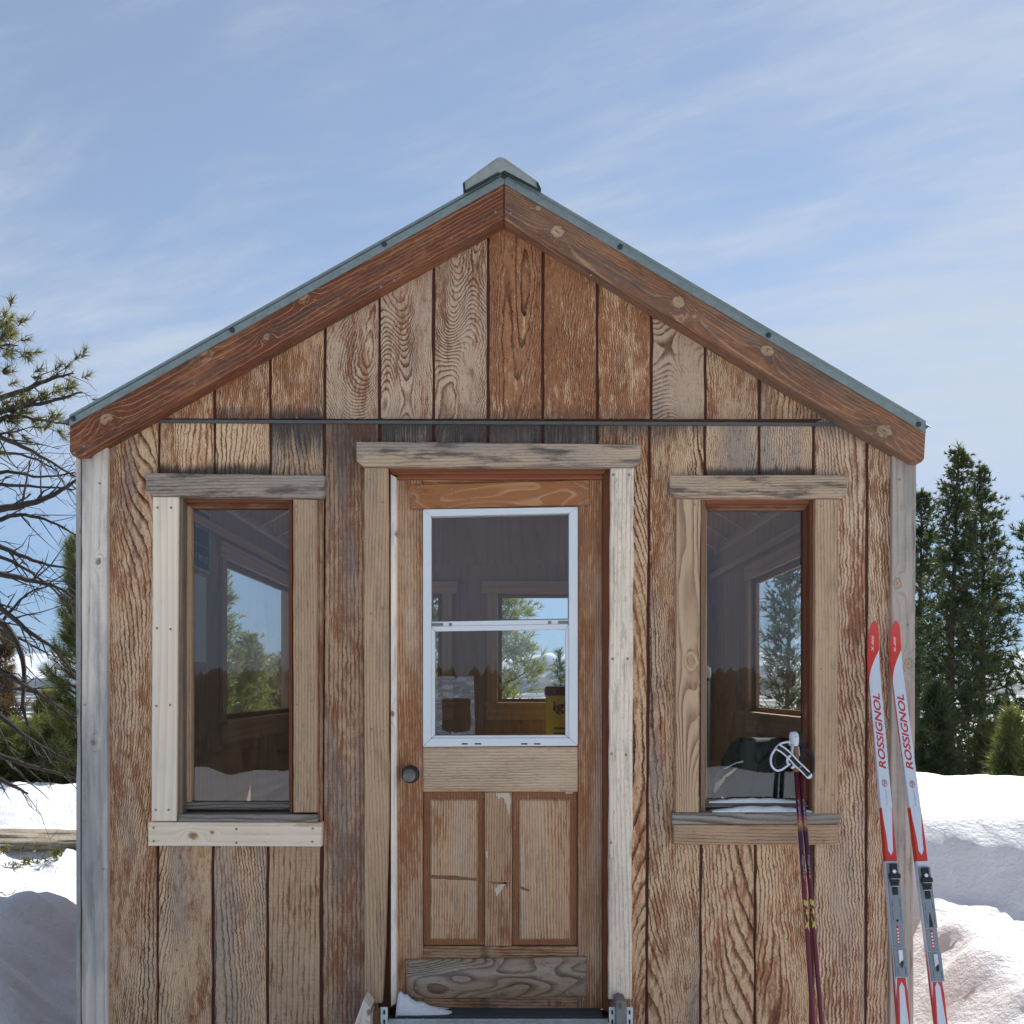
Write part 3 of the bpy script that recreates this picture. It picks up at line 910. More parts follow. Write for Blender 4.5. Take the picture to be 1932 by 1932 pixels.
uv = [(1127 + G, FB), (1225 - G, FB), (1219 - G, BOT), (1151, BOT), (1151, 886), (1127 + G, 886)]
plank(uv, 'siding', stain=0.52, grey=0.2, seed=23.7, tone=0.95, mz=zloc(uv, 797), ml=0.10, ms=0.8)
uv = [(1225 + G, FB), (1330 - G, FB), (1330 - G, 945), (1321, 945), (1322 - G, BOT), (1219 + G, BOT)]
plank(uv, 'siding', stain=0.46, grey=0.3, seed=24.4, tone=0.93, mz=zloc(uv, 797), ml=0.12, ms=0.75)
above(1330, 1432, 945, stain=0.25, grey=0.45, tone=0.95, seed=25.4, ms=0.85, ml=0.03)
above(1432, 1535, 945, stain=0.28, grey=0.45, tone=0.95, seed=26.9, ms=0.95, ml=0.035)
uv = [(1535 + G, FB), (1577, 778), (1637 - G, topR(1637, 16)), (1633 - G, BOT), (1530 + G, BOT), (1536 + G, 1540)]
plank(uv, 'siding_wavy', stain=0.42, grey=0.25, seed=27.3, tone=0.92, mz=zloc(uv, 797), ml=0.10, ms=0.55, dens=0.85)
plank([(1637 + G, topR(1637, 16)), (1683, topR(1683, 16)), (1679, BOT), (1633 + G, BOT)], 'siding_wavy', stain=0.44, grey=0.05, tone=0.92, seed=28.8)
def below(u0, u1, v0, mat='siding', **kw):
    uv = [(u0 + G, v0), (u1 - G, v0), (u1 - G - 1, BOT), (u0 + G - 1, BOT)]
    return plank(uv, mat, **kw)
below(297, 402, 1560, 'siding', stain=0.36, grey=0.36, seed=29.5, tone=1.0, dens=1.0)
below(402, 505, 1560, 'siding', stain=0.36, grey=0.42, seed=30.1, tone=0.95, dens=0.6)
below(505, 606, 1560, 'siding_fine', stain=0.34, grey=0.3, seed=31.9, tone=0.92)
below(1322, 1425, 1560, 'siding', stain=0.46, grey=0.12, seed=32.6, tone=1.02, dens=0.5)
below(1425, 1530, 1560, 'siding', stain=0.44, grey=0.12, seed=33.3, tone=1.02, dens=1.0)

# flashing between the two rows of siding
def bar(name, a, c, h, yf, yb, mat, parent):
    p, q = Wp(*a, yf), Wp(*c, yf)
    return MB().poly([(p.x, yf, p.z), (q.x, yf, q.z), (q.x, yf, q.z - h), (p.x, yf, p.z - h)], (0, yb - yf, 0)).build(name, mat, parent, bevel=0.001)
bar('flashing', (290, 791), (1592, 797.5), 0.0125, -0.009, 0.0095, M['galv_dark'], cabin)

# barge boards
FY = -0.083
def local_knots(uv, yf, ga, gb, ks):
    a, c = Wp(*ga, yf), Wp(*gb, yf)
    g = Vector((c.x - a.x, 0, c.z - a.z)).normalized(); p = Vector((g.z, 0, -g.x))
    W_ = [Wp(u, v, yf) for u, v in uv]
    cx = sum(q.x for q in W_) / len(W_); cz = sum(q.z for q in W_) / len(W_)
    out = []
    for u, v, r in ks:
        q = Wp(u, v, yf)
        out.append(((q.x - cx) * p.x + (q.z - cz) * p.z, (q.x - cx) * g.x + (q.z - cz) * g.z, r))
    return tuple(out)
uvL = [(131, 801), (950.3, 343), (950.3, 414), (163, 853), (160, 859), (136, 859), (131, 851)]
kL = local_knots(uvL, FY, (131, 801), (951, 343), ((200, 790, 0.020), (384, 664, 0.014), (573, 560, 0.014), (503, 635, 0.011)))
M['barge_left'] = wood('red brown barge board', (0.165, 0.052, 0.025), (0.52, 0.29, 0.165), (0.30, 0.120, 0.055), (0.115, 0.058, 0.038), K_=13, lin=80, lstr=0.70, fx=6, fz=0.45, jag=0.003, l0=0.72, knots=kL, knotc=(0.44, 0.26, 0.14), lvar=(0.28, 0.60), fib=0.6, pits=0.22, bump=1.0, grime=0.45)
uvR = [(951.7, 343), (1747, 813), (1744, 866), (1738, 872), (1724, 870), (951.7, 414)]
kR = local_knots(uvR, FY, (951, 343), (1747, 813), ((1052, 437, 0.019), (1016, 392, 0.008), (1280, 570, 0.019), (1448, 661, 0.020), (1669, 813, 0.024), (1310, 598, 0.006)))
M['barge_right'] = wood('grey brown barge board', (0.235, 0.100, 0.050), (0.54, 0.32, 0.19), (0.40, 0.165, 0.072), (0.17, 0.115, 0.085), K_=13, lin=80, lstr=0.66, fx=6, fz=0.45, jag=0.003, l0=0.70, knots=kR, knotc=(0.50, 0.33, 0.19), lvar=(0.28, 0.60), fib=0.6, pits=0.22, bump=1.0, grime=0.45)
prism('barge_board', uvL, FY, -0.001, M['barge_left'], cabin, ((131, 801), (951, 343)), jit=0.0005, bevel=0.003, stain=0.45, grey=0.15, seed=3.3)
prism('barge_board', uvR, FY, -0.001, M['barge_right'], cabin, ((951, 343), (1747, 813)), jit=0.0005, bevel=0.003, stain=0.40, grey=0.5, seed=5.9)

# metal gable trim and roof
TY = -0.089
prism('gable_trim', [(130, 783), (951, 322), (951, 346), (131, 804)], TY, -0.0835, M['galv'], cabin, ((131, 801), (951, 343)), bevel=0.0008)
prism('gable_trim', [(951.6, 322), (1747, 794), (1747, 817), (951.6, 346)], TY, -0.0835, M['galv'], cabin, ((951, 343), (1747, 813)), bevel=0.0008)
APX = Wp(951, 322, TY); EL = Wp(130, 783, TY); ER = Wp(1747, 794, TY)
def roof_panel(apex, eave, over, y0, y1):
    d = (eave - apex); d.y = 0
    L = d.length; d.normalize()
    nrm = Vector((-d.z, 0, d.x)) if d.x > 0 else Vector((d.z, 0, -d.x))
    if nrm.z < 0: nrm = -nrm
    ys = np.arange(y0, y1, 0.0125)
    V = []; F = []
    for lift in (0.0, -0.004):
        for yy in ys:
            ph = ((yy - y0) / 0.15) % 1.0
            rib = 0.014 * max(0.0, math.sin(ph * math.pi * 2)) if ph < 0.5 else 0.0
            for t in (0.0, L + over):
                q = apex + d * t + nrm * (rib + lift - 0.010)
                V.append((q.x, yy, q.z))
    n = len(ys)
    for k in (0, 1):
        for i in range(n - 1):
            a = k * 2 * n + i * 2
            F.append((a, a + 1, a + 3, a + 2))
    for i in range(n - 1):
        a = i * 2; c = 2 * n + i * 2
        F += [(a + 1, c + 1, c + 3, a + 3), (a, a + 2, c + 2, c)]
    F += [(0, 2 * n, 2 * n + 1, 1), (2 * n - 2, 2 * n - 1, 4 * n - 1, 4 * n - 2)]
    mesh_obj('roof_panel', np_mesh('roof_panel', V, F), M['roof'], cabin)
    # boarding under the sheet
    bb = MB()
    a0 = apex - nrm * 0.016; a1 = apex + d * (L - 0.01) - nrm * 0.016
    a2 = a1 - nrm * 0.022; a3 = a0 - nrm * 0.022
    bb.poly([(q.x, -0.0825, q.z) for q in (a0, a1, a2, a3)], (0, y1 - 0.02 + 0.0825, 0))
    props(bb.build('roof_boarding', M['inside'], cabin), seed=2, grey=0.2, stain=0.2)
    return d, nrm, L
dL, nL, LL = roof_panel(APX, EL, 0.035, TY, BACK + 0.25)
dR, nR, LR = roof_panel(APX, ER, 0.028, TY, BACK + 0.25)
# rafters under the boarding
for yy in (0.14, 0.40, 0.81, 1.22, 1.62, 2.03, 2.45, 2.87, 3.26):
    for d, nn, L in ((dL, nL, LL), (dR, nR, LR)):
        a = APX - nn * 0.040; c = APX + d * (L - 0.12) - nn * 0.040
        mb = MB().poly([(q.x, yy, q.z) for q in (a, c, c - nn * 0.12, a - nn * 0.12)], (0, 0.038, 0))
        props(mb.build('rafter', M['inside_trim'], cabin), seed=yy, grey=0.2, stain=0.2)
# ridge cap: bent sheet with a closed front and dark lips
CY = -0.105
cp = [(875, 346), (937, 300), (945, 298), (953, 301), (1014, 345), (1018, 357), (1004, 350), (949, 325), (941, 325), (889, 356), (875, 360)]
q = [Wp(u, v, CY) for u, v in cp]
cb = MB().poly([(p.x, CY, p.z) for p in q[0:5] + [q[5]] + [Wp(952, 321, CY)] + [q[10]]], (0, 0.004, 0))
outer = [Wp(u, v, CY) for u, v in ((873, 345), (937, 298.5), (945, 296.5), (953, 299.5), (1016, 344))]
inner = [Wp(u, v, CY) for u, v in ((1016, 347), (953, 303), (945, 300), (937, 302), (873, 348))]
cb2 = MB().poly([(p.x, CY - 0.002, p.z) for p in outer + inner], (0, BACK + 0.30, 0))
cb.V, cb.F = cb.V + cb2.V, cb.F + [tuple(i + len(cb.V) for i in f) for f in cb2.F]
cb.build('ridge_cap', M['cap'], cabin)
lip = MB()
for uv in ([(873.5, 346), (877, 343.5), (878, 358), (874, 360.5)], [(1011, 343), (1016, 345.5), (1021, 356), (1015, 356.5)]):
    lip.poly([(p.x, CY - 0.004, p.z) for p in (Wp(u, v, CY - 0.004) for u, v in uv)], (0, 0.30, 0))
for uv in ([(878, 358.5), (940, 324.5), (943, 326.5), (880, 361)], [(949, 324.5), (1015, 356), (1019, 359), (951, 327)]):
    lip.poly([(p.x, CY - 0.003, p.z) for p in (Wp(u, v, CY - 0.003) for u, v in uv)], (0, 0.012, 0))
lip.build('ridge_lip', M['lip'], cabin)

# corner boards
prism('corner_board', [(154, 842), (202, 815), (202.5, BOT), (154, BOT)], -0.024, 0.0, M['silver'], cabin, 'z', jit=0.0006, seed=1.5, grey=0.42, stain=0.1, tone=1.0, bevel=0.003)
prism('corner_board', [(143, 846), (152.3, 842), (152.5, 1300), (151, 1355), (152, 1420), (152, BOT), (143.5, BOT), (143.5, 1480), (146, 1400), (144, 1330), (143, 1200)], -0.018, 0.06, M['silver'], cabin, 'z', seed=2.5, grey=0.7, tone=0.9)
prism('corner_board', [(1684, 840), (1729, 862), (1722, BOT), (1679, BOT)], -0.024, 0.0, M['silver_right'], cabin, 'z', jit=0.0006, seed=4.5, grey=0.40, stain=0.2, tone=0.95, bevel=0.003)

# the other walls, each round its openings
def wall_rects(name, fixed, axis, rects, mat):
    b = MB()
    for r in rects:
        if axis == 'x': b.box(fixed[0], fixed[1], r[0], r[1], r[2], r[3])
        else: b.box(r[0], r[1], fixed[0], fixed[1], r[2], r[3])
    return props(b.build(name, mat, cabin), seed=fixed[0], grey=0.2, stain=0.25, tone=1.0)
LW = (1.64, 3.445, 1.42, 2.285); RW = (0.90, 2.32, 1.45, 2.245)
BS = (D + BACK) / D * K
for nm, fx_, w_, top in (('side_wall', (XL1 - 0.045, XL1), LW, 2.553), ('side_wall', (XR1, XR1 + 0.045), RW, 2.535)):
    wall_rects(nm, fx_, 'x', ((0.1005, w_[0], 0.0, top), (w_[1], BACK, 0.0, top), (w_[0], w_[1], 0.0, w_[2]), (w_[0], w_[1], w_[3], top)), M['inside'])
BWL = (-0.86, -132 * BS, EYE - 30 * BS, EYE + 175 * BS); BWR = (-27 * BS, 0.95, EYE - 30 * BS, EYE + 175 * BS)  # left opening narrowed out of view so no sun patch reaches the side wall
wall_rects('back_wall', (BACK, BACK + 0.10), 'y',
           ((XL0, BWL[0], 0, 2.47), (BWL[1], BWR[0], 0, 2.47), (BWR[1], XR0 - 0.02, 0, 2.47),
            (BWL[0], BWL[1], 0, BWL[2]), (BWL[0], BWL[1], BWL[3], 2.47), (BWR[0], BWR[1], 0, BWR[2]), (BWR[0], BWR[1], BWR[3], 2.47)), M['inside'])
gb = MB().poly([(XL0, BACK, 2.471), (XR0 - 0.02, BACK, 2.471), (XR0 - 0.02, BACK, 2.535), (APX.x, BACK, APX.z - 0.045), (XL0, BACK, 2.553)], (0, 0.10, 0))
props(gb.build('back_wall', M['inside'], cabin), seed=6, grey=0.2, stain=0.25)
wbox('floor', XL1, XR1, 0.1005, BACK, 0.30, 0.36, M['inside'], cabin, 'x', seed=5, grey=0.3)
# frames of the inner windows
def inner_frame(axis, pos, r, parent):
    """thin frame, header board and pane round an opening"""
    w = empty('window', (pos if axis == 'x' else (r[0] + r[1]) / 2, (r[0] + r[1]) / 2 if axis == 'x' else pos, (r[2] + r[3]) / 2), parent=parent)
    def bx(nm, a0, a1, z0, z1, d0, d1, mat, ax):
        if axis == 'x': wbox(nm, min(d0, d1), max(d0, d1), a0, a1, z0, z1, mat, w, 'y' if ax == 'h' else 'z', seed=a0 + z0, grey=0.2, stain=0.2)
        else: wbox(nm, a0, a1, min(d0, d1), max(d0, d1), z0, z1, mat, w, 'x' if ax == 'h' else 'z', seed=a0 + z0, grey=0.2, stain=0.2)
    s = 1 if pos < 0 else -1
    if axis == 'y': s = -1
    i0 = pos + s * 0.002; i1 = pos + s * 0.022
    bx('casing', r[0] - 0.075, r[0] - 0.001, r[2], r[3], i0, i1, M['inside_trim'], 'v')
    if r[1] < BACK - 0.1 or axis == 'y': bx('casing', r[1] + 0.001, min(r[1] + 0.075, BACK - 0.03) if axis == 'x' else r[1] + 0.075, r[2], r[3], i0, i1, M['inside_trim'], 'v')
    bx('header', r[0] - 0.11, min(r[1] + 0.11, BACK - 0.026) if axis == 'x' else r[1] + 0.11, r[3] + 0.001, r[3] + 0.088, i0, i1, M['inside_trim'], 'h')
    bx('sill', r[0] - 0.09, min(r[1] + 0.09, BACK - 0.026) if axis == 'x' else r[1] + 0.09, r[2] - 0.025, r[2] - 0.001, i0, pos + s * 0.05, M['inside_trim'], 'h')
    bx('apron', r[0] - 0.08, min(r[1] + 0.08, BACK - 0.026) if axis == 'x' else r[1] + 0.08, r[2] - 0.125, r[2] - 0.026, i0, i1, M['inside_trim'], 'h')
    g0 = pos - s * 0.035; g1 = pos - s * 0.015
    for nm, a0, a1, z0, z1, ax in (('sash', r[0] + 0.001, r[0] + 0.03, r[2] + 0.001, r[3] - 0.001, 'v'), ('sash', r[1] - 0.03, r[1] - 0.001, r[2] + 0.001, r[3] - 0.001, 'v'),
                                   ('sash', r[0] + 0.031, r[1] - 0.031, r[3] - 0.03, r[3] - 0.001, 'h'), ('sash', r[0] + 0.031, r[1] - 0.031, r[2] + 0.001, r[2] + 0.026, 'h')):
        bx(nm, a0, a1, z0, z1, g0, g1, M['sash'], ax)
    gp = (g0 + g1) / 2
    b = MB()
    if axis == 'x': b.V = [(gp, r[0] + 0.03, r[2] + 0.02), (gp, r[1] - 0.03, r[2] + 0.02), (gp, r[1] - 0.03, r[3] - 0.03), (gp, r[0] + 0.03, r[3] - 0.03)]
    else: b.V = [(r[0] + 0.03, gp, r[2] + 0.02), (r[1] - 0.03, gp, r[2] + 0.02), (r[1] - 0.03, gp, r[3] - 0.03), (r[0] + 0.03, gp, r[3] - 0.03)]
    b.F = [(0, 1, 2, 3)]
    b.build('pane', M['glass_far'], w)
inner_frame('x', XL1, LW, cabin)
inner_frame('x', XR1, RW, cabin)
inner_frame('y', BACK, BWL, cabin)
inner_frame('y', BACK, BWR, cabin)
wbox('wall_plate', XL1 + 0.001, XL1 + 0.04, 0.11, BACK - 0.01, 2.385, 2.43, M['inside_trim'], cabin, 'y', seed=2)
wbox('wall_plate', XR1 - 0.04, XR1 - 0.001, 0.11, BACK - 0.01, 2.36, 2.40, M['inside_trim'], cabin, 'y', seed=3)

# screws: one shared mesh, copies set by hand
sb = MB().lathe([(0.0058, 0.0), (0.0058, 0.0016), (0.0040, 0.0032), (0.0018, 0.0032), (0.0016, 0.0018)], n=10)
sm = bpy.data.meshes.new('screw'); sm.from_pydata(sb.V, [], sb.F); sm.materials.append(M['screw'])
sb = MB().lathe([(0.0105, 0.0), (0.0105, 0.002), (0.0070, 0.0035), (0.0070, 0.0080), (0.0052, 0.0086)], n=10)
sm2 = bpy.data.meshes.new('roof_screw'); sm2.from_pydata(sb.V, [], sb.F); sm2.materials.append(M['screw_dark'])
ROTF = Matrix.Rotation(R(90), 4, 'X')      # local +z -> -y
def screw(u, v, y, parent, kind=0, sc=1.0):
    o = bpy.data.objects.new('screw', sm2 if kind else sm)
    COL.objects.link(o)
    place(o, Matrix.Translation(Wp(u, v, y)) @ ROTF @ Matrix.Scale(sc, 4), parent)
for u, v in ((138, 790), (438, 623), (725, 461), (951, 333), (1170, 466), (1450, 633), (1733, 801)):
    screw(u, v, TY, cabin, 1)
for u, v in ((158, 842), (140, 855), (367, 724), (719, 541), (744, 529), (935, 400), (963, 402), (1115, 519), (1510, 740), (1700, 848), (1738, 815), (505, 640)):
    screw(u, v, FY, cabin, 0, 0.8)
for u, v in ((188, 912), (160, 1330), (1697, 905), (1713, 1180), (195, 1640)):
    screw(u, v, -0.024, cabin, 0, 0.8)
for u, v in ((374, 787), (560, 788), (655, 660), (752, 590), (1060, 787), (1320, 787), (338, 1912), (438, 1913), (537, 1914), (1268, 1905), (1372, 1906), (1480, 1908)):
    screw(u, v, 0.0, cabin, 0, 0.7)

# ---- front windows
def sill_board(parent, u0, u1, vf_top, vf_bot, vb, yfr, ybk, **kw):
    a = Wp(u0, vf_top, yfr); c = Wp(u1, vf_top, yfr)
    zf, zb = a.z, Wp(0, vb, ybk).z
    zl = Wp(0, vf_bot, yfr).z
    L = c.x - a.x
    # local z along the board (world x)
    V = [(yy, zz) for yy, zz in ((yfr, zl), (yfr, zf), (ybk, zb), (ybk, zl))]
    cy = (yfr + ybk) / 2; cz = (zf + zl) / 2
    b = MB()
    b.poly([(-(zz - cz), yy - cy, -L / 2) for yy, zz in V], (0, 0, L))
    mw = Matrix(((0, 0, 1, (a.x + c.x) / 2), (0, 1, 0, cy), (-1, 0, 0, cz), (0, 0, 0, 1)))
    return props(b.build('sill', M['sillwood'], parent, mw, bevel=0.002), **kw)

def pane(uvq, y, parent, mat='glass'):
    b = MB(); b.V = [tuple(Wp(u, v, y)) for u, v in uvq]; b.F = [(0, 1, 2, 3)]
    o = b.build('pane', M[mat], parent)
    return o
wl = empty('window', Wp(450, 1240), parent=cabin)
wl['label'] = 'left front window with new pale boards on its left side and sill'
prism('head_casing', [(274.5, 892), (612, 897), (611.5, 932), (606, 940), (288, 935.5), (275.5, 926)], -0.045, -0.0005, M['trim_head'], wl, 'x', jit=0.0006, bevel=0.003, seed=6.1, grey=0.62, stain=0.1, tone=1.05, mz=0.0, ml=1, ms=0)
prism('side_casing', [(288, 937), (336.5, 937), (332.5, 1549.5), (285.5, 1549.5)], -0.040, -0.0005, M['pale'], wl, 'z', bevel=0.003, seed=7.3, grey=0.2)
prism('side_casing', [(553, 941), (597, 942), (598, 1533), (553.5, 1533)], -0.038, -0.0005, M['trim'], wl, 'z', jit=0.0007, bevel=0.003, seed=8.7, grey=0.3, stain=0.25, tone=0.95)
prism('backing_strip', [(598.5, 942), (610, 942), (608, 1551), (599, 1551)], -0.014, -0.0005, M['trim'], wl, 'z', seed=9.7, grey=0.2, stain=0.5, tone=0.85)
prism('backing_strip', [(337, 938), (345, 938), (344, 1536), (334, 1546)], -0.026, 0.10, M['trim'], wl, 'z', seed=10.7, grey=0.8, tone=0.62)
prism('apron', [(279, 1551.5), (607, 1552.5), (606, 1597.5), (279, 1596)], -0.042, -0.0005, M['pale_sill'], wl, 'x', bevel=0.003, seed=11.3, stain=0.25)
prism('jamb', [(546, 939), (552, 939), (552, 1538), (546, 1538)], -0.004, 0.10, M['jamb'], wl, 'z', seed=1.1)
prism('jamb', [(345.5, 938.5), (545.5, 938.5), (545.5, 948), (345.5, 948)], -0.004, 0.10, M['jamb'], wl, 'x', seed=1.7)
prism('sash', [(346, 949), (360.5, 958), (360.5, 1513), (346, 1525)], 0.022, 0.06, M['trim'], wl, 'z', seed=2.1, grey=0.2, stain=0.15, tone=1.0)
prism('sash', [(346, 948.5), (548, 948.5), (545.5, 959), (361, 959)], 0.022, 0.06, M['sash'], wl, 'x', seed=2.7, stain=0.6)
prism('sash', [(545, 960), (549, 949), (549, 1526), (545, 1513)], 0.022, 0.06, M['jamb'], wl, 'z', seed=2.9)
prism('sash', [(347, 1513.5), (548, 1513.5), (552, 1527), (346, 1527)], 0.018, 0.06, M['sillwood'], wl, 'x', seed=3.2, tone=0.7)
sill_board(wl, 336, 599, 1537, 1551, 1527, -0.034, 0.10, seed=4.4, tone=0.95)
pane([(359, 957), (547, 957), (547, 1515), (359, 1515)], 0.045, wl)
for u, v in ((297, 958), (323, 958), (296, 1185), (322, 1187), (295, 1332), (321, 1330), (294, 1528), (318, 1528)): screw(u, v, -0.040, wl, 0, 0.8)
for u, v in ((290, 1562), (290, 1587), (446, 1564), (446, 1590), (590, 1563), (589, 1588)): screw(u, v, -0.042, wl, 0, 0.8)
for u, v in ((559, 956), (590, 956), (558, 1150), (590, 1156), (560, 1330), (591, 1335), (565, 1440)): screw(u, v, -0.038, wl, 0, 0.7)

wr = empty('window', Wp(1430, 1240), parent=cabin)
wr['label'] = 'right front window in weathered brown boards with snow on its sill'
prism('head_casing', [(1264, 896.6), (1599, 896), (1598, 932), (1588, 940), (1277, 940), (1264, 929)], -0.045, -0.0005, M['trim_head'], wr, 'x', jit=0.0006, bevel=0.003, seed=16.1, grey=0.35, stain=0.22, tone=0.95)
prism('side_casing', [(1277, 941), (1321.5, 941), (1318, 1533), (1275, 1533)], -0.038, -0.0005, M['trim_bold'], wr, 'z', jit=0.0007, bevel=0.003, seed=17.3, grey=0.1, stain=0.2)
prism('side_casing', [(1539, 941), (1583, 941), (1580, 1535), (1536, 1535)], -0.038, -0.0005, M['trim'], wr, 'z', jit=0.0007, bevel=0.003, seed=18.7, grey=0.2, stain=0.2, tone=1.02)
prism('apron', [(1271, 1556), (1582, 1556), (1582, 1594), (1271, 1594)], -0.034, -0.0005, M['trim'], wr, 'x', bevel=0.003, seed=19.3, stain=0.3, grey=0.3, tone=0.9)
prism('jamb', [(1322, 942), (1331, 942), (1331, 1534), (1322, 1534)], -0.006, 0.10, M['sash'], wr, 'z', seed=11.1, grey=0.5)
prism('jamb', [(1528.5, 942), (1538, 942), (1538, 1536), (1528.5, 1536)], -0.006, 0.10, M['jamb'], wr, 'z', seed=11.5)
prism('jamb', [(1331.5, 942), (1528, 942), (1528, 951), (1331.5, 951)], -0.006, 0.10, M['jamb'], wr, 'x', seed=11.7, tone=1.4)
prism('sash', [(1516, 963), (1527.5, 952), (1527.5, 1524), (1516, 1508)], 0.022, 0.06, M['sash'], wr, 'z', seed=12.1, stain=0.7, tone=0.75)
prism('sash', [(1331.5, 951.5), (1527.5, 951.5), (1516, 962.5), (1333.5, 962.5)], 0.022, 0.06, M['sash'], wr, 'x', seed=12.7, stain=0.5)
prism('sash', [(1331, 952), (1333.5, 963), (1333.5, 1508), (1331, 1522)], 0.022, 0.06, M['trim'], wr, 'z', seed=12.9)
prism('sash', [(1331.5, 1508.5), (1516, 1508.5), (1527.5, 1523), (1331, 1523)], 0.018, 0.06, M['sillwood'], wr, 'x', seed=13.2, tone=0.75)
sill_board(wr, 1268, 1585, 1534, 1555, 1523, -0.036, 0.10, seed=14.4, tone=1.05)
pane([(1331, 961), (1519, 961), (1519, 1511), (1331, 1511)], 0.045, wr)
for u, v in ((1285, 952), (1311, 952), (1284, 1500), (1549, 955), (1575, 955), (1549, 1262), (1574, 1262), (1548, 1490), (1572, 1500), (1310, 1570), (1420, 1588), (1555, 1588)): screw(u, v, -0.038, wr, 0, 0.7)

# ---- door frame and door
df = empty('door_frame', Wp(940, 1400), parent=cabin)
prism('lintel', [(672, 833), (1209.5, 838), (1209, 872), (1196, 881), (686, 880), (672.5, 869)], -0.052, -0.0005, M['trim_head'], df, 'x', jit=0.0007, bevel=0.003, seed=26.1, grey=0.55, stain=0.12, tone=1.0)
prism('side_casing', [(687.5, 881.5), (732, 882), (733, 1300), (733, 1560), (727, 1780), (721, 1893), (687.5, 1893)], -0.040, -0.0005, M['trim'], df, 'z', jit=0.0007, bevel=0.003, seed=27.2, grey=0.25, stain=0.15, tone=1.0)
prism('side_casing', [(1152.5, 882), (1196, 882), (1191.5, 1886), (1148.5, 1886)], -0.042, -0.0005, M['pale_worn'], df, 'z', jit=0.0012, bevel=0.004, seed=28.9, grey=0.25, stain=0.1)
prism('jamb', [(733.2, 882), (736.5, 882), (736.5, 1905), (728, 1905)], 0.0135, 0.10, M['jamb'], df, 'z', seed=21.1)
prism('stop', [(737, 895), (747, 900), (747.5, 1893), (737.5, 1900)], -0.016, 0.10, M['silver'], df, 'z', seed=21.9, grey=0.3, tone=1.35)
prism('jamb', [(1138.5, 894), (1152, 882), (1151.5, 1912), (1138, 1905)], 0.000, 0.10, M['jamb'], df, 'z', seed=22.1, tone=0.85)
prism('jamb', [(733.5, 881.8), (1151.5, 881.8), (1138, 893.5), (737, 894.5)], -0.012, 0.10, M['jamb'], df, 'x', seed=22.9, tone=1.2)
prism('stop', [(748, 895), (1138, 894.5), (1137.5, 904), (748, 904.5)], 0.012, 0.10, M['jamb'], df, 'x', seed=23.3, tone=1.5)
for u, v in ((1157, 896), (1187, 896), (1156, 1243), (1184, 1243), (1154, 1422), (1181, 1424), (1153, 1590)): screw(u, v, -0.042, df, 0, 0.9)
for u, v in ((699, 905), (722, 948), (700, 1158), (722, 1148), (702, 1376), (723, 1380)): screw(u, v, -0.040, df, 0, 0.8)
prism('threshold', quad(748, 1917.3, 1137, 1926), -0.062, 0.10, M['rubber'], df, 'x')

door = empty('door', Wp(943, 1400, 0.05), parent=cabin)
DY, DB = 0.030, 0.070
prism('stile', quad(748.5, 905, 797.5, 1903), DY, DB, M['door'], door, 'z', seed=31.1, stain=0.48, grey=0.35, tone=0.95, bevel=0.002)
prism('stile', quad(1090.5, 905, 1137, 1903), DY, DB, M['door'], door, 'z', seed=32.2, stain=0.62, grey=0.35, tone=0.88, bevel=0.002)
prism('rail', quad(798, 905, 1090, 958), DY, DB, M['door'], door, 'x', seed=33.3, stain=0.6, bevel=0.002)
prism('rail', quad(798, 1409.5, 1090, 1494), DY - 0.001, DB, M['door'], door, 'x', seed=34.6, stain=0.30, grey=0.5, tone=1.05, bevel=0.003)
prism('rail', quad(798, 1786, 1090, 1903), DY + 0.002, DB, M['door'], door, 'x', seed=35.1, stain=0.4, grey=0.3, tone=0.72, bevel=0.002, mz=-0.06, ml=0.03, ms=0.6)
prism('mullion', quad(914.5, 1494.5, 966.5, 1785.5), DY, DB, M['door'], door, 'z', seed=36.4, stain=0.35, grey=0.4, tone=0.85, bevel=0.003)
for (a, c), (fa, fc), sd_ in (((798, 914), (811, 901), 37.3), ((967, 1090), (980, 1076), 38.8)):
    prism('panel', quad(a + 0.3, 1494.7, c - 0.3, 1785.3), DY + 0.016, DB - 0.01, M['door'], door, 'z', seed=sd_, stain=0.75, tone=0.85, uvy=DY)
    prism('raised_field', quad(fa, 1509, fc, 1774), DY + 0.006, DY + 0.0155, M['door'], door, 'z', seed=sd_ + 4, stain=0.36, grey=0.35, tone=1.0, bevel=0.006, uvy=DY)
prism('patch_board', [(772, 915), (1111, 905.5), (1113, 952), (775, 961)], DY - 0.013, DY - 0.0004, M['ply'], door, 'x', jit=0.0005, seed=41.3, stain=0.3)
prism('kick_board', [(765, 1811), (1106, 1806), (1107, 1880), (766.5, 1884)], DY - 0.015, DY - 0.0004, M['kick'], door, 'x', jit=0.0006, seed=42.6, grey=0.3, stain=0.25)
for u, v in ((788, 919.5), (775.5, 936), (783, 956.5), (852, 922), (881, 944), (1012, 938), (1101, 914), (1097.5, 930), (1101, 946)): screw(u, v, DY - 0.013, door, 0, 1.0)
for u, v in ((773.5, 1819), (844, 1821), (941, 1819), (1028, 1820), (1098, 1816), (784, 1834), (785, 1864), (776, 1877), (811, 1877), (940, 1874), (1069, 1873), (1099, 1871), (1098, 1843)): screw(u, v, DY - 0.015, door, 0, 1.05)
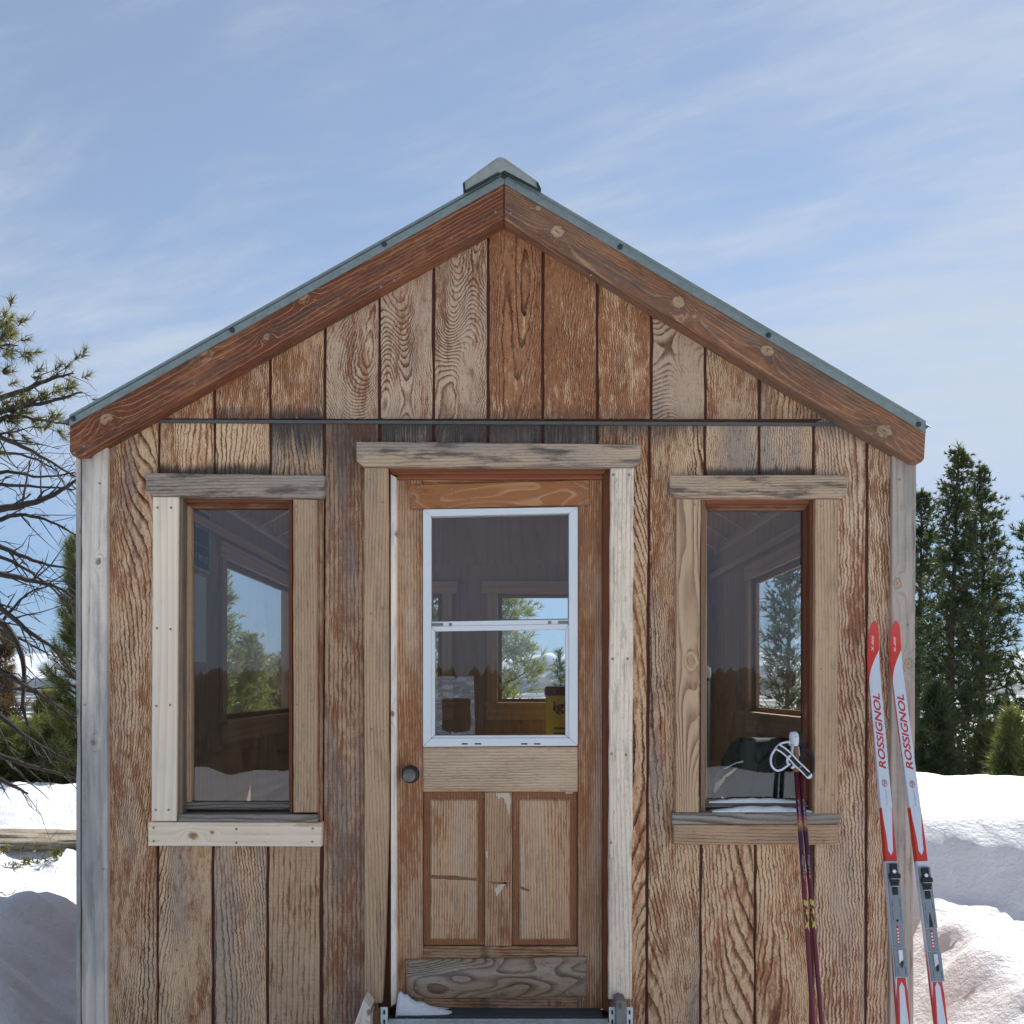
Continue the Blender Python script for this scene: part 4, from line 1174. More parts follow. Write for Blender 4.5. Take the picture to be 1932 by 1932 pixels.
# white hung window set in the door
def ring(name, outer, inner, yf, yb, mat, parent, gap=0.3):
    b = MB()
    for i in range(4):
        j = (i + 1) % 4
        o0, o1, i1, i0 = (Vector((*outer[i], 0)), Vector((*outer[j], 0)), Vector((*inner[j], 0)), Vector((*inner[i], 0)))
        e = (o1 - o0).normalized() * gap
        pts = [o0 + e, o1 - e, i1 - e, i0 + e]
        W_ = [Wp(p.x, p.y, yf) for p in pts]
        b.poly([(q.x, yf, q.z) for q in W_], (0, yb - yf, 0))
    return b.build(name, mat, parent, bevel=0.0015)
ring('window_frame', [(798, 961), (1090, 956.5), (1090, 1407), (798, 1409)], [(813.5, 974), (1073.5, 968), (1073.5, 1392.5), (813.5, 1393)], 0.010, 0.060, M['vinyl'], door)
prism('meeting_rail', [(813.7, 1173), (1073.3, 1168.5), (1073.3, 1177.5), (813.7, 1182)], 0.024, 0.050, M['vinyl'], door, 'x', bevel=0.001)
ring('window_sash', [(813.7, 1182), (1073.3, 1177.5), (1073.3, 1392.3), (813.7, 1392.8)], [(820.5, 1191), (1067, 1187.5), (1067, 1387), (820.5, 1388)], 0.018, 0.046, M['vinyl'], door)
ring('glazing_bead', [(813.7, 974.2), (1073.3, 968.2), (1073.3, 1168.3), (813.7, 1172.8)], [(815, 976), (1071.5, 970.5), (1071.5, 1167), (815, 1171.5)], 0.036, 0.050, M['vinyl_dark'], door)
pane([(814.5, 975), (1072, 969.5), (1072, 1169), (814.5, 1173)], 0.043, door)
pane([(820, 1190), (1068, 1186.5), (1068, 1388), (820, 1389)], 0.033, door)
for u0, u1 in ((871, 882.5), (896, 908), (983, 995), (1008, 1019.5)):
    prism('weep_slot', quad(u0, 1402.3, u1, 1404.8), 0.0085, 0.0098, M['black'], door, 'x', bevel=0)
for u0, u1, dv in ((814, 836, 0), (847, 853, 0), (1034, 1040, -4), (1053, 1073, -4.3)):
    prism('latch_slot', quad(u0, 1175.5 + dv, u1, 1181 + dv), 0.0225, 0.0238, M['vinyl_dark'], door, 'x', bevel=0)
# torn clear tape left on the lower pane
tp = 0.0318
def tape(uv): prism('tape', uv, tp - 0.0004, tp, M['tape'], door, 'z', bevel=0)
rgt = random.Random(4)
def ragged(pts, amp=1.2, n=7):
    out = []
    for i, a in enumerate(pts[:-1]):
        for k in range(n):
            t = k / n; c = pts[i + 1]
            out.append((a[0] + (c[0] - a[0]) * t + rgt.uniform(-amp, amp) * (k > 0), a[1] + (c[1] - a[1]) * t + rgt.uniform(-amp, amp) * (k > 0)))
    out.append(pts[-1]); return out
tape([(821, 1276), (834, 1276)] + ragged([(834, 1320), (834, 1376), (850, 1384)]) + [(850, 1387), (826, 1387), (821, 1380)])
tape([(834.3, 1276), (859, 1276.5), (860, 1284), (862, 1276.5), (894, 1275)] + [(895, 1318)] + ragged([(895, 1319), (865, 1317), (834.3, 1319.5)]))
tape([(888, 1318.5), (895.3, 1319.5), (896.5, 1386), (885, 1386)] + ragged([(885, 1381), (890, 1360), (887, 1340), (888, 1320)], 1.0, 4))
tape(ragged([(850.3, 1380), (870, 1382), (884.7, 1379)], 1.0, 5) + [(884.7, 1387), (850.3, 1387)])
# knob
kb = MB()
T = Matrix.Translation(Wp(775, 1460.5, DY)) @ ROTF
kb.lathe([(0.034, 0.0), (0.034, 0.006), (0.030, 0.011), (0.016, 0.012)], T, 28)
kb.build('knob_rose', M['knob_rose'], door, smooth=False)
kb = MB().lathe([(0.012, 0.010), (0.012, 0.030), (0.021, 0.036), (0.0262, 0.046), (0.0262, 0.058), (0.0235, 0.064), (0.010, 0.066)], T, 28)
kb.build('door_knob', M['knob'], door, smooth=False)

# chips and scrapes on the door
M['chip'] = plain('bare pale chip', (0.62, 0.52, 0.38), 0.8, var=0.2)
M['scrape'] = plain('dark brown scrape', (0.235, 0.115, 0.055), 0.8, var=0.4, scale=60)
rc = random.Random(6)
def scar(name, uv, mat, y=DY, amp=0.8, n=4):
    prism(name, ragged(uv + [uv[0]], amp, n)[:-1], y - 0.0006, y - 0.0001, M[mat], door, 'z', bevel=0)
scar('paint_chip', [(935, 1497), (962, 1496.5), (964, 1508), (962, 1530), (960, 1541), (957, 1525), (952, 1508), (946, 1503), (940, 1508)], 'chip')
scar('paint_chip', [(934, 1676), (946, 1668), (957, 1662), (958, 1665), (950, 1672), (944, 1683), (936, 1691)], 'chip')
scar('paint_chip', [(917, 1605), (920.5, 1607), (920, 1619), (917.5, 1618)], 'chip', amp=0.4)
scar('paint_chip', [(1066, 1494.8), (1082, 1494.8), (1080, 1497), (1067, 1497.5)], 'chip', DY + 0.0155, 0.3)
scar('scrape', [(812, 1650), (860, 1652), (900, 1657), (900, 1662), (860, 1660), (812, 1657)], 'scrape', DY + 0.006, 0.8)
scar('scrape', [(917, 1662), (940, 1664), (958, 1664.5), (955, 1668), (930, 1667)], 'scrape', DY, 0.5)
scar('scrape', [(981, 1672), (1000, 1678), (998, 1682), (982, 1677)], 'scrape', DY + 0.006, 0.6)
scar('scrape', [(1033, 1889), (1038, 1889), (1039, 1899), (1034, 1900)], 'scrape', DY + 0.002, 0.6)
scar('scrape', [(1047, 1889), (1059, 1889), (1059, 1899), (1049, 1901)], 'scrape', DY + 0.002, 0.8)

# ---------------------------------------------------------------- steps at the door
st = empty('metal_steps', (0, -0.3, 0.05), 'galvanised metal steps in front of the hut door', 'steps')
def grate(z, y0, y1, x0, x1):
    b = MB()
    b.box(x0, x1, y0, y0 + 0.004, z - 0.045, z)
    b.box(x0, x1, y1 - 0.004, y1, z - 0.045, z)
    b.box(x0, x1, y0 + 0.0045, y1 - 0.0045, z - 0.006, z - 0.002)
    n = int((x1 - x0) / 0.06)
    for i in range(n + 1):
        x = x0 + (x1 - x0 - 0.003) * i / n
        b.box(x, x + 0.003, y0 + 0.0045, y1 - 0.0045, z - 0.0015, z + 0.003)
    return b
xa, xb_ = Wp(733, 0, -0.1).x, Wp(1147, 0, -0.1).x
grate(0.369, -0.40, -0.072, xa, xb_).build('tread', M['galv_bright'], st)
grate(0.190, -0.72, -0.41, xa, xb_).build('tread', M['galv_bright'], st)
for u0, u1 in ((718, 731.5), (1149, 1161), (1182, 1194)):
    prism('bracket', quad(u0, 1900.5, u1, 1990), -0.104, -0.100, M['galv_bright'], st, 'z', bevel=0.0008)
    for dv in (1906, 1924):
        prism('bolt_slot', quad((u0 + u1) / 2 - 1.6, dv, (u0 + u1) / 2 + 1.8, dv + 8), -0.1055, -0.1045, M['black'], st, 'z', bevel=0)
prism('post', [(1162, 1890), (1171, 1886.5), (1181, 1890), (1181, 2040), (1162, 2040)], -0.135, -0.045, M['silver'], st, 'z', seed=51.3, grey=0.95, tone=0.62)
prism('side_rail', [(669, 1932), (686, 1885.5), (699, 1904), (697, 2040), (655, 2040)], -0.16, -0.05, M['silver'], st, ((660, 1960), (686, 1886)), seed=52.9, grey=0.35, tone=1.05)
prism('side_rail', [(700, 1908), (716, 1908), (716, 2040), (700, 2040)], -0.09, -0.045, M['sash'], st, 'z', seed=54.1)

# ---------------------------------------------------------------- small drifts of snow
def drift(name, uvz, y0, y1, h, label):
    """low heap between outline rows; uvz = [(u, v_base, rise in units)] along x, depth y0..y1"""
    V = []; F = []
    n = len(uvz); m = 7
    for i, (u, v, rise) in enumerate(uvz):
        for k in range(m):
            t = k / (m - 1)
            yy = y0 + (y1 - y0) * t
            base = Wp(u, v, (y0 + y1) / 2)
            hh = rise * K * (math.sin(math.pi * min(1, t * 1.12 + 0.0)) ** 0.7 if t < 0.9 else 0.55)
            V.append((base.x, yy, base.z + hh + 0.0012 * math.sin(i * 2.3 + k * 1.7)))
    for i in range(n - 1):
        for k in range(m - 1):
            a = i * m + k
            F.append((a, a + m, a + m + 1, a + 1))
    # underside
    b = len(V)
    for i, (u, v, rise) in enumerate(uvz):
        base = Wp(u, v, (y0 + y1) / 2)
        V += [(base.x, y0, base.z - 0.004), (base.x, y1, base.z - 0.004)]
    for i in range(n - 1):
        a = b + i * 2
        F += [(a, a + 1, a + 3, a + 2), (i * m, b + i * 2, b + i * 2 + 2, (i + 1) * m)]
    o = mesh_obj(name, np_mesh(name, V, F), M['snow'], smooth=True)
    return tag(o, label, kind='stuff')
rs = random.Random(8)
def strip(u0, u1, v, rise, n=16):
    return [(u0 + (u1 - u0) * i / (n - 1), v, rise * (0.12 + 0.88 * min(1, 3.2 * min(i, n - 1 - i) / (n - 1)) * rs.uniform(0.85, 1.1)) if 0 < i < n - 1 else 0.3) for i in range(n)]
drift('snow_drift', strip(1336, 1514, 1512, 6.5), 0.006, 0.040, 0, 'thin line of snow against the right window pane')
drift('snow_drift', strip(1342, 1530, 1529.5, 9), -0.030, 0.012, 0, 'strip of snow lying on the right window sill')
drift('snow_drift', [(749, 1912, 20), (752, 1912, 40), (757, 1912, 43), (763, 1912, 36), (768, 1912, 37), (777, 1912, 28), (786, 1912, 23), (798, 1912, 22), (812, 1913, 16), (826, 1913, 12), (843, 1913, 7), (858, 1914, 3), (866, 1914, 0.5)], -0.055, 0.028, 0, 'wedge of snow blown into the corner of the door sill')

# ---------------------------------------------------------------- skis
def ski_material():
    m, n, b, _ = newmat('ski top sheet')
    x, y, z = n.sep(n.new('ShaderNodeTexCoord').outputs['Object'])
    s = n.m('MULTIPLY', z, -1.0)
    hw = 0.0215
    xr = n.m('DIVIDE', x, hw); ax = n.m('ABSOLUTE', xr)
    xn = n.m('MULTIPLY', n.m('ADD', xr, 1.0), 0.5)
    q = n.m('POWER', n.m('MAXIMUM', n.m('DIVIDE', n.m('SUBTRACT', 0.222, s), 0.122), 0.0), 1.6)
    tip = n.m('MAXIMUM', n.m('LESS_THAN', xn, q), n.m('LESS_THAN', s, 0.10))
    f1 = n.m('MULTIPLY', n.m('GREATER_THAN', s, SV(1525)), n.m('LESS_THAN', s, SV(1626)))
    h1 = n.smooth(s, SV(1525), SV(1600), 0.80, 0.42)
    h1 = n.m('MULTIPLY', h1, n.smooth(s, SV(1616), SV(1604)))
    f1 = n.m('MULTIPLY', f1, n.m('GREATER_THAN', ax, h1))
    f2 = n.m('GREATER_THAN', s, SV(1843))
    h2 = n.m('MULTIPLY', n.smooth(s, SV(1850), SV(1864)), n.smooth(s, SV(1860), SV(1960), 0.42, 0.75))
    f2 = n.m('MULTIPLY', f2, n.m('MULTIPLY', n.m('GREATER_THAN', ax, h2), n.m('LESS_THAN', ax, n.smooth(s, SV(1845), SV(1890), 0.72, 0.99))))
    side = n.m('GREATER_THAN', y, -0.0045)
    red = n.m('MAXIMUM', n.m('MAXIMUM', tip, f1), n.m('MAXIMUM', f2, n.m('GREATER_THAN', ax, 1.00)))
    co = n.new('ShaderNodeTexCoord').outputs['Object']
    scu = n.noise(n.comb(n.m('MULTIPLY', x, 120), y, n.m('MULTIPLY', z, 14)), 1, 5, 0.7)
    white = n.mix(n.smooth(scu, 0.5, 0.75), (0.62, 0.66, 0.72), (0.50, 0.53, 0.58))
    n.put(b.inputs['Base Color'], n.mix(red, white, n.mix(scu, (0.66, 0.035, 0.022), (0.50, 0.028, 0.02))))
    n.put(b.inputs['Roughness'], n.m('ADD', 0.28, n.m('MULTIPLY', scu, 0.2)))
    return m
SKI_T = Vector((0, -0.040, 1.828)); SKI_B = Vector((0, -0.455, 0.10))
SKI_L = (SKI_T - SKI_B).length
def SV(v):
    """distance from the tip along the leaning ski for photo row v"""
    lo, hi = 0.0, 1.3
    for _ in range(40):
        t = (lo + hi) / 2
        p = SKI_T + (SKI_B - SKI_T) * t
        vv = HOR - (p.z - EYE) / ((D + p.y) / D * K)
        if vv < v: lo = t
        else: hi = t
    return lo * SKI_L
M['ski'] = ski_material()
M['ski_red'] = plain('red lettering', (0.52, 0.022, 0.022), 0.4, var=0.15)
M['ski_grey'] = plain('grey emblem print', (0.22, 0.24, 0.27), 0.45)
M['plate'] = plain('grey binding plastic', (0.23, 0.26, 0.285), 0.42, var=0.08)
M['plate_light'] = plain('pale grey binding plastic', (0.40, 0.43, 0.46), 0.4)
M['chrome'] = plain('polished steel', (0.70, 0.70, 0.72), 0.2, 0.9)
HWs = ((0, 0.0045), (0.008, 0.0105), (0.025, 0.0155), (0.06, 0.0195), (0.11, 0.0218), (0.17, 0.0225), (0.4, 0.0215), (0.9, 0.0210), (1.3, 0.0215), (1.8, 0.0225))
TKs = ((0, 0.004), (0.15, 0.007), (0.45, 0.013), (0.80, 0.024), (1.25, 0.024), (1.8, 0.010))
def interp(tab, s): return float(np.interp(s, [a for a, c in tab], [c for a, c in tab]))
def ski_y(s): return -0.050 * max(0.0, (0.19 - s) / 0.19) ** 2
def ski_body():
    S = [0, 0.004, 0.008, 0.015, 0.025, 0.04, 0.06, 0.08, 0.11, 0.14, 0.17, 0.2] + list(np.linspace(0.25, SKI_L, 24))
    V = []; F = []
    for s in S:
        hw = interp(HWs, s); tk = interp(TKs, s); y = ski_y(s)
        for px_, py_ in ((-hw, 0), (-hw * 1.01, -tk * 0.72), (-hw * 0.90, -tk), (hw * 0.90, -tk), (hw * 1.01, -tk * 0.72), (hw, 0)):
            V.append((px_, y + py_, -s))
    for i in range(len(S) - 1):
        for k in range(6):
            k2 = (k + 1) % 6
            F.append((i * 6 + k, i * 6 + k2, i * 6 + 6 + k2, i * 6 + 6 + k))
    F += [tuple(range(5, -1, -1)), tuple((len(S) - 1) * 6 + k for k in range(6))]
    me = np_mesh('body', V, F)
    me.materials.append(M['ski'])
    return me
ski_me = ski_body()
def sbox(b, x0, x1, s0, s1, h0, h1):
    tk = interp(TKs, (s0 + s1) / 2)
    b.box(x0, x1, -tk - h1, -tk - h0, -s1, -s0)
def make_ski(X_top, X_bot, label, shift, worn):
    T = Vector((X_top, SKI_T.y, SKI_T.z)); B = Vector((X_bot, SKI_B.y, SKI_B.z))
    ez = (T - B).normalized()
    ex = Vector((1, 0, 0)); ex = (ex - ez * ex.dot(ez)).normalized()
    ey = ez.cross(ex)
    mw = Matrix(((ex.x, ey.x, ez.x, T.x), (ex.y, ey.y, ez.y, T.y), (ex.z, ey.z, ez.z, T.z), (0, 0, 0, 1)))
    root = bpy.data.objects.new('ski', None)
    COL.objects.link(root); root.empty_display_size = 0.1
    place(root, Matrix.Translation(B))
    tag(root, label, 'ski', 'pair of skis leaning on the hut')
    mesh_obj('body', ski_me, None, root, mw)
    def put(nm, b, mat, bev=0.001):
        return b.build(nm, M[mat], root, mw.copy(), bevel=bev) if True else None
    o = lambda v: SV(v) + shift
    b = MB(); sbox(b, -0.020, 0.022, o(1629), o(1743.5), 0.000, 0.006); put('binding_plate', b, 'plate')
    b = MB(); sbox(b, -0.0195, 0.0195, o(1744.5), o(1786), 0.000, 0.005); put('binding_plate', b, 'plate')
    b = MB(); sbox(b, -0.020, 0.023, o(1788), o(1842), 0.000, 0.006); put('heel_plate', b, 'plate')
    b = MB(); pass
    for v0, v1 in ((1743.6, 1744.4), (1786.3, 1787.7), (1842.3, 1844)):
        b = MB(); sbox(b, -0.021, 0.021, o(v0), o(v1), 0, 0.0062); put('plate_edge', b, 'plate_light', 0)
    b = MB(); sbox(b, -0.0115, 0.0125, o(1631), o(1653), 0.0062, 0.016); sbox(b, -0.0185, 0.0205, o(1649.5), o(1658.5), 0.0063, 0.021); sbox(b, -0.0145, 0.0165, o(1660), o(1666), 0.0063, 0.017); sbox(b, -0.012, 0.014, o(1666.6), o(1672), 0.0063, 0.015); sbox(b, -0.008, 0.010, o(1674), o(1689), 0.0063, 0.012)
    put('toe_piece', b, 'black', 0.0015)
    tkm = interp(TKs, o(1643))
    Ml = Matrix.Translation((0.001, -tkm - 0.0162, -o(1645.5))) @ ROTF
    MB().lathe([(0.0066, 0), (0.0066, 0.001), (0.004, 0.0016)], Ml, 14).build('toe_button', M['white'], root, mw.copy())
    b = MB(); sbox(b, -0.0125, 0.0145, o(1658.8), o(1659.6), 0.0063, 0.0185); sbox(b, -0.0125, 0.0145, o(1672.4), o(1673.4), 0.0063, 0.0155); put('toe_bar', b, 'chrome', 0)
    b = MB()
    for xx in (-0.013, 0.0135):
        sbox(b, xx, xx + 0.0012, o(1697), o(1712), 0.0061, 0.0068); sbox(b, xx, xx + 0.0009, o(1716), o(1736), 0.0061, 0.0067)
        sbox(b, xx + 0.001, xx + 0.0024, o(1824), o(1838), 0.0061, 0.0068)
    put('plate_groove', b, 'black', 0)
    tkm = interp(TKs, o(1737))
    if worn:      # right ski: black pointed inlay
        s0, s1 = o(1714), o(1742)
        pts = [(-0.0058 * (1 - ((1 - t) ** 2)) - 0.0002, s0 + (s1 - s0) * t) for t in (0, .15, .3, .5, .75, 1)]
        out = [(x_, -tkm - 0.0061, -s_) for x_, s_ in pts] + [(-x_ + 0.001, -tkm - 0.0061, -s_) for x_, s_ in pts[::-1]]
        MB().poly(out, (0, -0.0006, 0)).build('inlay', M['black'], root, mw.copy())
    else:
        Ml = Matrix.Translation((0.001, -tkm - 0.006, -o(1737))) @ ROTF
        MB().lathe([(0.0042, 0), (0.0042, 0.001)], Ml, 12).build('screw_hole', M['black'], root, mw.copy())
    b = MB(); sbox(b, -0.005, 0.0035, o(1747), o(1782), 0.0051, 0.0056); put('badge', b, 'ski_red', 0)
    b = MB()
    for k in range(5): sbox(b, -0.0036, 0.0022, o(1752 + k * 6), o(1755.2 + k * 6), 0.0057, 0.0060)
    put('badge_print', b, 'white', 0)
    b = MB(); sbox(b, -0.0055, 0.0085, o(1792), o(1817), 0.0061, 0.011); put('heel_latch', b, 'chrome' if worn else 'white')
    b = MB()
    tkm = interp(TKs, o(1820))
    b.poly([(x_, -tkm - 0.0112, -s_) for x_, s_ in ((-0.002, o(1815)), (0.0075, o(1811)), (0.0075, o(1819)), (0.002, o(1826)), (-0.002, o(1823)))], (0, -0.002, 0)); put('heel_button', b, 'black', 0)
    # lettering
    def text(txt, vA, vB, capx, x0, mat, shear, bold, name='lettering', yoff=0.0006):
        me = text_mesh(txt, 1.0, shear, bold, 0.0)
        co = np.array([v.co[:] for v in me.vertices])
        lo, hi = co.min(0), co.max(0)
        s0, s1 = SV(vA) + shift * 0.25, SV(vB) + shift * 0.25          # s0 is the lower end (start of the word)
        for i, v in enumerate(me.vertices):
            a = (co[i][0] - lo[0]) / (hi[0] - lo[0]); c = (co[i][1] - lo[1]) / (hi[1] - lo[1])
            s = s0 + (s1 - s0) * a
            v.co = (x0 - capx * c, ski_y(s) - interp(TKs, s) - yoff, -s)
        me.update()
        return mesh_obj(name, me, M[mat], root, mw.copy())
    text('ROSSIGNOL', 1452, 1309, 0.0255, 0.0118, 'ski_red', 0.25, 0.022)
    text('X-IIIII', 1232, 1204, 0.0085, 0.001, 'white', 0.3, 0.0)
    text('Rossignol', 1520, 1492, 0.0065, 0.0055, 'ski_grey', 0.2, 0.0)
    # round emblem
    se = SV(1479) + shift * 0.3; tk = interp(TKs, se)
    b = MB()
    for k in range(28):
        a0 = 2 * math.pi * k / 28; a1 = 2 * math.pi * (k + 1) / 28
        for r0, r1 in ((0.0088, 0.0105),):
            b.poly([(r0 * math.cos(a0) * 0.9, -tk - 0.0003, -se + r0 * math.sin(a0) * 1.25), (r1 * math.cos(a0) * 0.9, -tk - 0.0003, -se + r1 * math.sin(a0) * 1.25),
                    (r1 * math.cos(a1) * 0.9, -tk - 0.0003, -se + r1 * math.sin(a1) * 1.25), (r0 * math.cos(a1) * 0.9, -tk - 0.0003, -se + r0 * math.sin(a1) * 1.25)], (0, -0.0004, 0))
    b.build('emblem', M['ski_red'], root, mw.copy())
    b = MB()
    for x0, x1, a, c in ((-0.0012, 0.0012, -0.0105, 0.0105), (-0.006, -0.0015, 0.001, 0.004), (0.0015, 0.006, -0.002, 0.001), (-0.005, -0.0015, -0.006, -0.003), (0.0015, 0.005, 0.004, 0.007)):
        b.box(x0, x1, -tk - 0.0007, -tk - 0.0003, -se + a, -se + c)
    b.build('emblem_mark', M['ski_grey'], root, mw.copy())
    return root
make_ski(1.336, 1.331, 'left red and white ski of the pair leaning on the hut corner', 0.0, False)
make_ski(1.415, 1.470, 'right red and white ski of the pair leaning on the hut corner', 0.014, True)

# ---------------------------------------------------------------- ski poles
def pole_material():
    m, n, b, _ = newmat('wine red pole paint')
    x, y, z = n.sep(n.new('ShaderNodeTexCoord').outputs['Object'])
    nz = n.noise(n.comb(n.m('MULTIPLY', x, 60), n.m('MULTIPLY', y, 60), n.m('MULTIPLY', z, 25)), 1, 3)
    zz = n.m('ADD', z, n.m('MULTIPLY', n.m('SUBTRACT', nz, 0.5), 0.03))
    c = n.ramp(n.m('DIVIDE', zz, 1.42), [(0.0, (0.13, 0.012, 0.028)), (0.60, (0.15, 0.012, 0.03)), (0.665, (0.16, 0.015, 0.03)), (0.685, (0.07, 0.012, 0.04)), (0.775, (0.075, 0.014, 0.055)), (0.795, (0.55, 0.27, 0.06)), (0.812, (0.36, 0.03, 0.04)), (0.828, (0.06, 0.02, 0.11)), (0.85, (0.12, 0.014, 0.03)), (1.0, (0.13, 0.016, 0.025))])
    n.put(b.inputs['Base Color'], c)
    b.inputs['Roughness'].default_value = 0.3
    return m
M['pole'] = pole_material()
M['yellow'] = plain('yellow lettering', (0.62, 0.50, 0.10), 0.5)
M['pale_print'] = plain('pale print', (0.45, 0.36, 0.40), 0.5)
M['cork'] = plain('cork grip', (0.25, 0.13, 0.055), 0.8, var=0.3, scale=60)
M['strap_white'] = plain('white webbing', (0.66, 0.68, 0.72), 0.75, var=0.1)
M['strap_black'] = plain('black webbing', (0.012, 0.013, 0.017), 0.75)
def ribbon(b, pts, half, thick, y):
    """flat band through photo points facing -y; half width in photo units"""
    n = len(pts)
    L = []
    for i, p in enumerate(pts):
        a = pts[max(i - 1, 0)]; c = pts[min(i + 1, n - 1)]
        d = Vector((c[0] - a[0], c[1] - a[1])).normalized()
        nn = Vector((-d.y, d.x)) * half
        L.append((Wp(p[0] + nn.x, p[1] + nn.y, y), Wp(p[0] - nn.x, p[1] - nn.y, y)))
    for i in range(n - 1):
        q = [L[i][0], L[i][1], L[i + 1][1], L[i + 1][0]]
        b.poly([(v.x, y, v.z) for v in q], (0, thick, 0))
def curve_pts(P, n=6):
    P = [Vector((*p, 0)) for p in P]
    out = []
    for i in range(len(P) - 1):
        p0 = P[max(i - 1, 0)]; p1 = P[i]; p2 = P[i + 1]; p3 = P[min(i + 2, len(P) - 1)]
        for k in range(n):
            t = k / n
            q = 0.5 * ((2 * p1) + (p2 - p0) * t + (2 * p0 - 5 * p1 + 4 * p2 - p3) * t * t + (3 * p1 - p0 - 3 * p2 + p3) * t ** 3)
            out.append((q.x, q.y))
    out.append((P[-1].x, P[-1].y))
    return out
def make_pole(xt, xb2, dy, label, front):
    T = Vector((xt, -0.060 + dy, 1.415)); B = Vector((xb2, -0.405 + dy, 0.0))
    ez = (T - B).normalized(); ex = (Vector((1, 0, 0)) - ez * ez.x).normalized(); ey = ez.cross(ex)
    mw = Matrix(((ex.x, ey.x, ez.x, B.x), (ex.y, ey.y, ez.y, B.y), (ex.z, ey.z, ez.z, B.z), (0, 0, 0, 1)))
    root = bpy.data.objects.new('ski_pole', None); COL.objects.link(root)
    place(root, Matrix.Translation(B)); tag(root, label, 'ski pole', 'pair of ski poles leaning on the hut')
    L = (T - B).length
    b = MB().lathe([(0.0062, 0.0), (0.0075, 0.35), (0.0086, 0.8), (0.0088, L - 0.13)], None, 14)
    b.build('shaft', M['pole'], root, mw.copy(), smooth=True)
    # basket near the foot, in the snow
    b = MB().lathe([(0.008, 0.06), (0.034, 0.062), (0.036, 0.066), (0.008, 0.072)], None, 16); b.build('basket', M['black'], root, mw.copy())
    b = MB().lathe([(0.0105, L - 0.135), (0.0125, L - 0.115), (0.0125, L - 0.095), (0.0145, L - 0.075), (0.0135, L - 0.05), (0.0120, L - 0.035)], None, 14); b.build('grip', M['cork'] if front else M['strap_black'], root, mw.copy(), smooth=True)
    hc = 'strap_white' if front else 'strap_black'
    b = MB().lathe([(0.0122, L - 0.040), (0.0165, L - 0.028), (0.0185, L - 0.010), (0.0175, L + 0.006), (0.0125, L + 0.015), (0.004, L + 0.017)], None, 14)
    if front:
        b.tube([(-0.020, -0.002, L - 0.034), (-0.012, -0.002, L - 0.026)], [0.006, 0.010], 8)
        b.tube([(-0.010, -0.008, L - 0.035), (-0.0135, -0.009, L - 0.060), (-0.0125, -0.008, L - 0.095), (-0.010, -0.007, L - 0.118)], [0.0065, 0.005, 0.004, 0.003], 8)
        b.tube([(0.012, -0.004, L - 0.04), (0.0145, -0.003, L - 0.075)], [0.004, 0.002], 8)
    b.build('grip_top', M[hc], root, mw.copy(), smooth=True)
    if front:
        Ml = Matrix.Translation((0.002, -0.0178, L - 0.004)) @ ROTF
        MB().lathe([(0.0017, 0), (0.0017, 0.0015)], Ml, 8).build('grip_pin', M['black'], root, mw.copy())
    # yellow word reading down the shaft, pale fine print above it
    def word(txt, z0, z1, cap, mat, bold=0.02, shear=0.25):
        me = text_mesh(txt, 1.0, shear, bold)
        co = np.array([v.co[:] for v in me.vertices]); lo, hi = co.min(0), co.max(0)
        for i, v in enumerate(me.vertices):
            a = (co[i][0] - lo[0]) / (hi[0] - lo[0]); c = (co[i][1] - lo[1]) / (hi[1] - lo[1])
            r = 0.0088; th = ((c - 0.5) * cap + 0.0005) / r
            v.co = ((r + 0.0004) * math.sin(th), -(r + 0.0004) * math.cos(th), z0 + (z1 - z0) * a)
        me.update()
        mesh_obj('lettering', me, M[mat], root, mw.copy())
    word('SWIX', 0.862, 0.750, 0.0160, 'yellow', 0.075)
    word('classic', 1.22, 1.12, 0.0075, 'pale_print', 0.0)
    word('light', 1.02, 0.93, 0.0075, 'pale_print', 0.0)
    ys = T.y - 0.052
    if front:
        band = curve_pts([(1467, 1409), (1479.6, 1416.8), (1493, 1429.3), (1504.5, 1441.7), (1516, 1452.3), (1526.5, 1463.5)])
        b = MB(); ribbon(b, band, 6.4, 0.002, ys)
        e = band[-1]
        ep = Wp(e[0] - 0.4, e[1] - 0.4, ys)
        Ml = Matrix.Translation((ep.x, ys + 0.002, ep.z)) @ ROTF
        b.lathe([(0.0127, 0), (0.0127, 0.002)], Ml, 18)
        loop = curve_pts([(1491, 1399.5), (1477.7, 1401.4), (1469, 1406), (1461, 1416), (1455.5, 1426), (1454.2, 1437), (1457, 1446.5), (1465, 1453.5), (1474.8, 1452), (1483.4, 1446.2), (1491, 1441)])
        b.tube([tuple(Wp(u, v, ys + 0.006)) for u, v in loop], 0.0040, 8)
        b.tube([tuple(Wp(u, v, ys - 0.002)) for u, v in curve_pts([(1492, 1426), (1486, 1430), (1486, 1440), (1490, 1443)], 4)], 0.0042, 8)
        b.tube([tuple(Wp(u, v, ys)) for u, v in ((1493, 1449), (1499, 1446))], 0.005, 8)
        b.build('strap', M['strap_white'], root)
        b = MB(); ribbon(b, band, 3.5, 0.0024, ys - 0.0016)
        inner = curve_pts([(1488, 1404), (1477, 1408), (1466, 1417), (1461.5, 1427), (1460.5, 1438), (1464, 1446), (1472, 1446), (1482, 1437), (1489, 1428)])
        b.tube([tuple(Wp(u, v, ys + 0.011)) for u, v in inner], 0.0050, 8)
        b.build('strap_core', M['strap_black'], root)
        b = MB(); ribbon(b, [(1506.5, 1451), (1513.5, 1444)], 0.6, 0.001, ys - 0.0030); b.build('strap_seam', M['plate_light'], root)
    else:
        b = MB()
        b.tube([tuple(Wp(u, v, -0.075)) for u, v in curve_pts([(1511, 1412), (1522, 1416), (1531, 1424), (1533, 1440), (1531, 1458), (1521, 1463), (1513, 1455)], 5)], 0.008, 8)
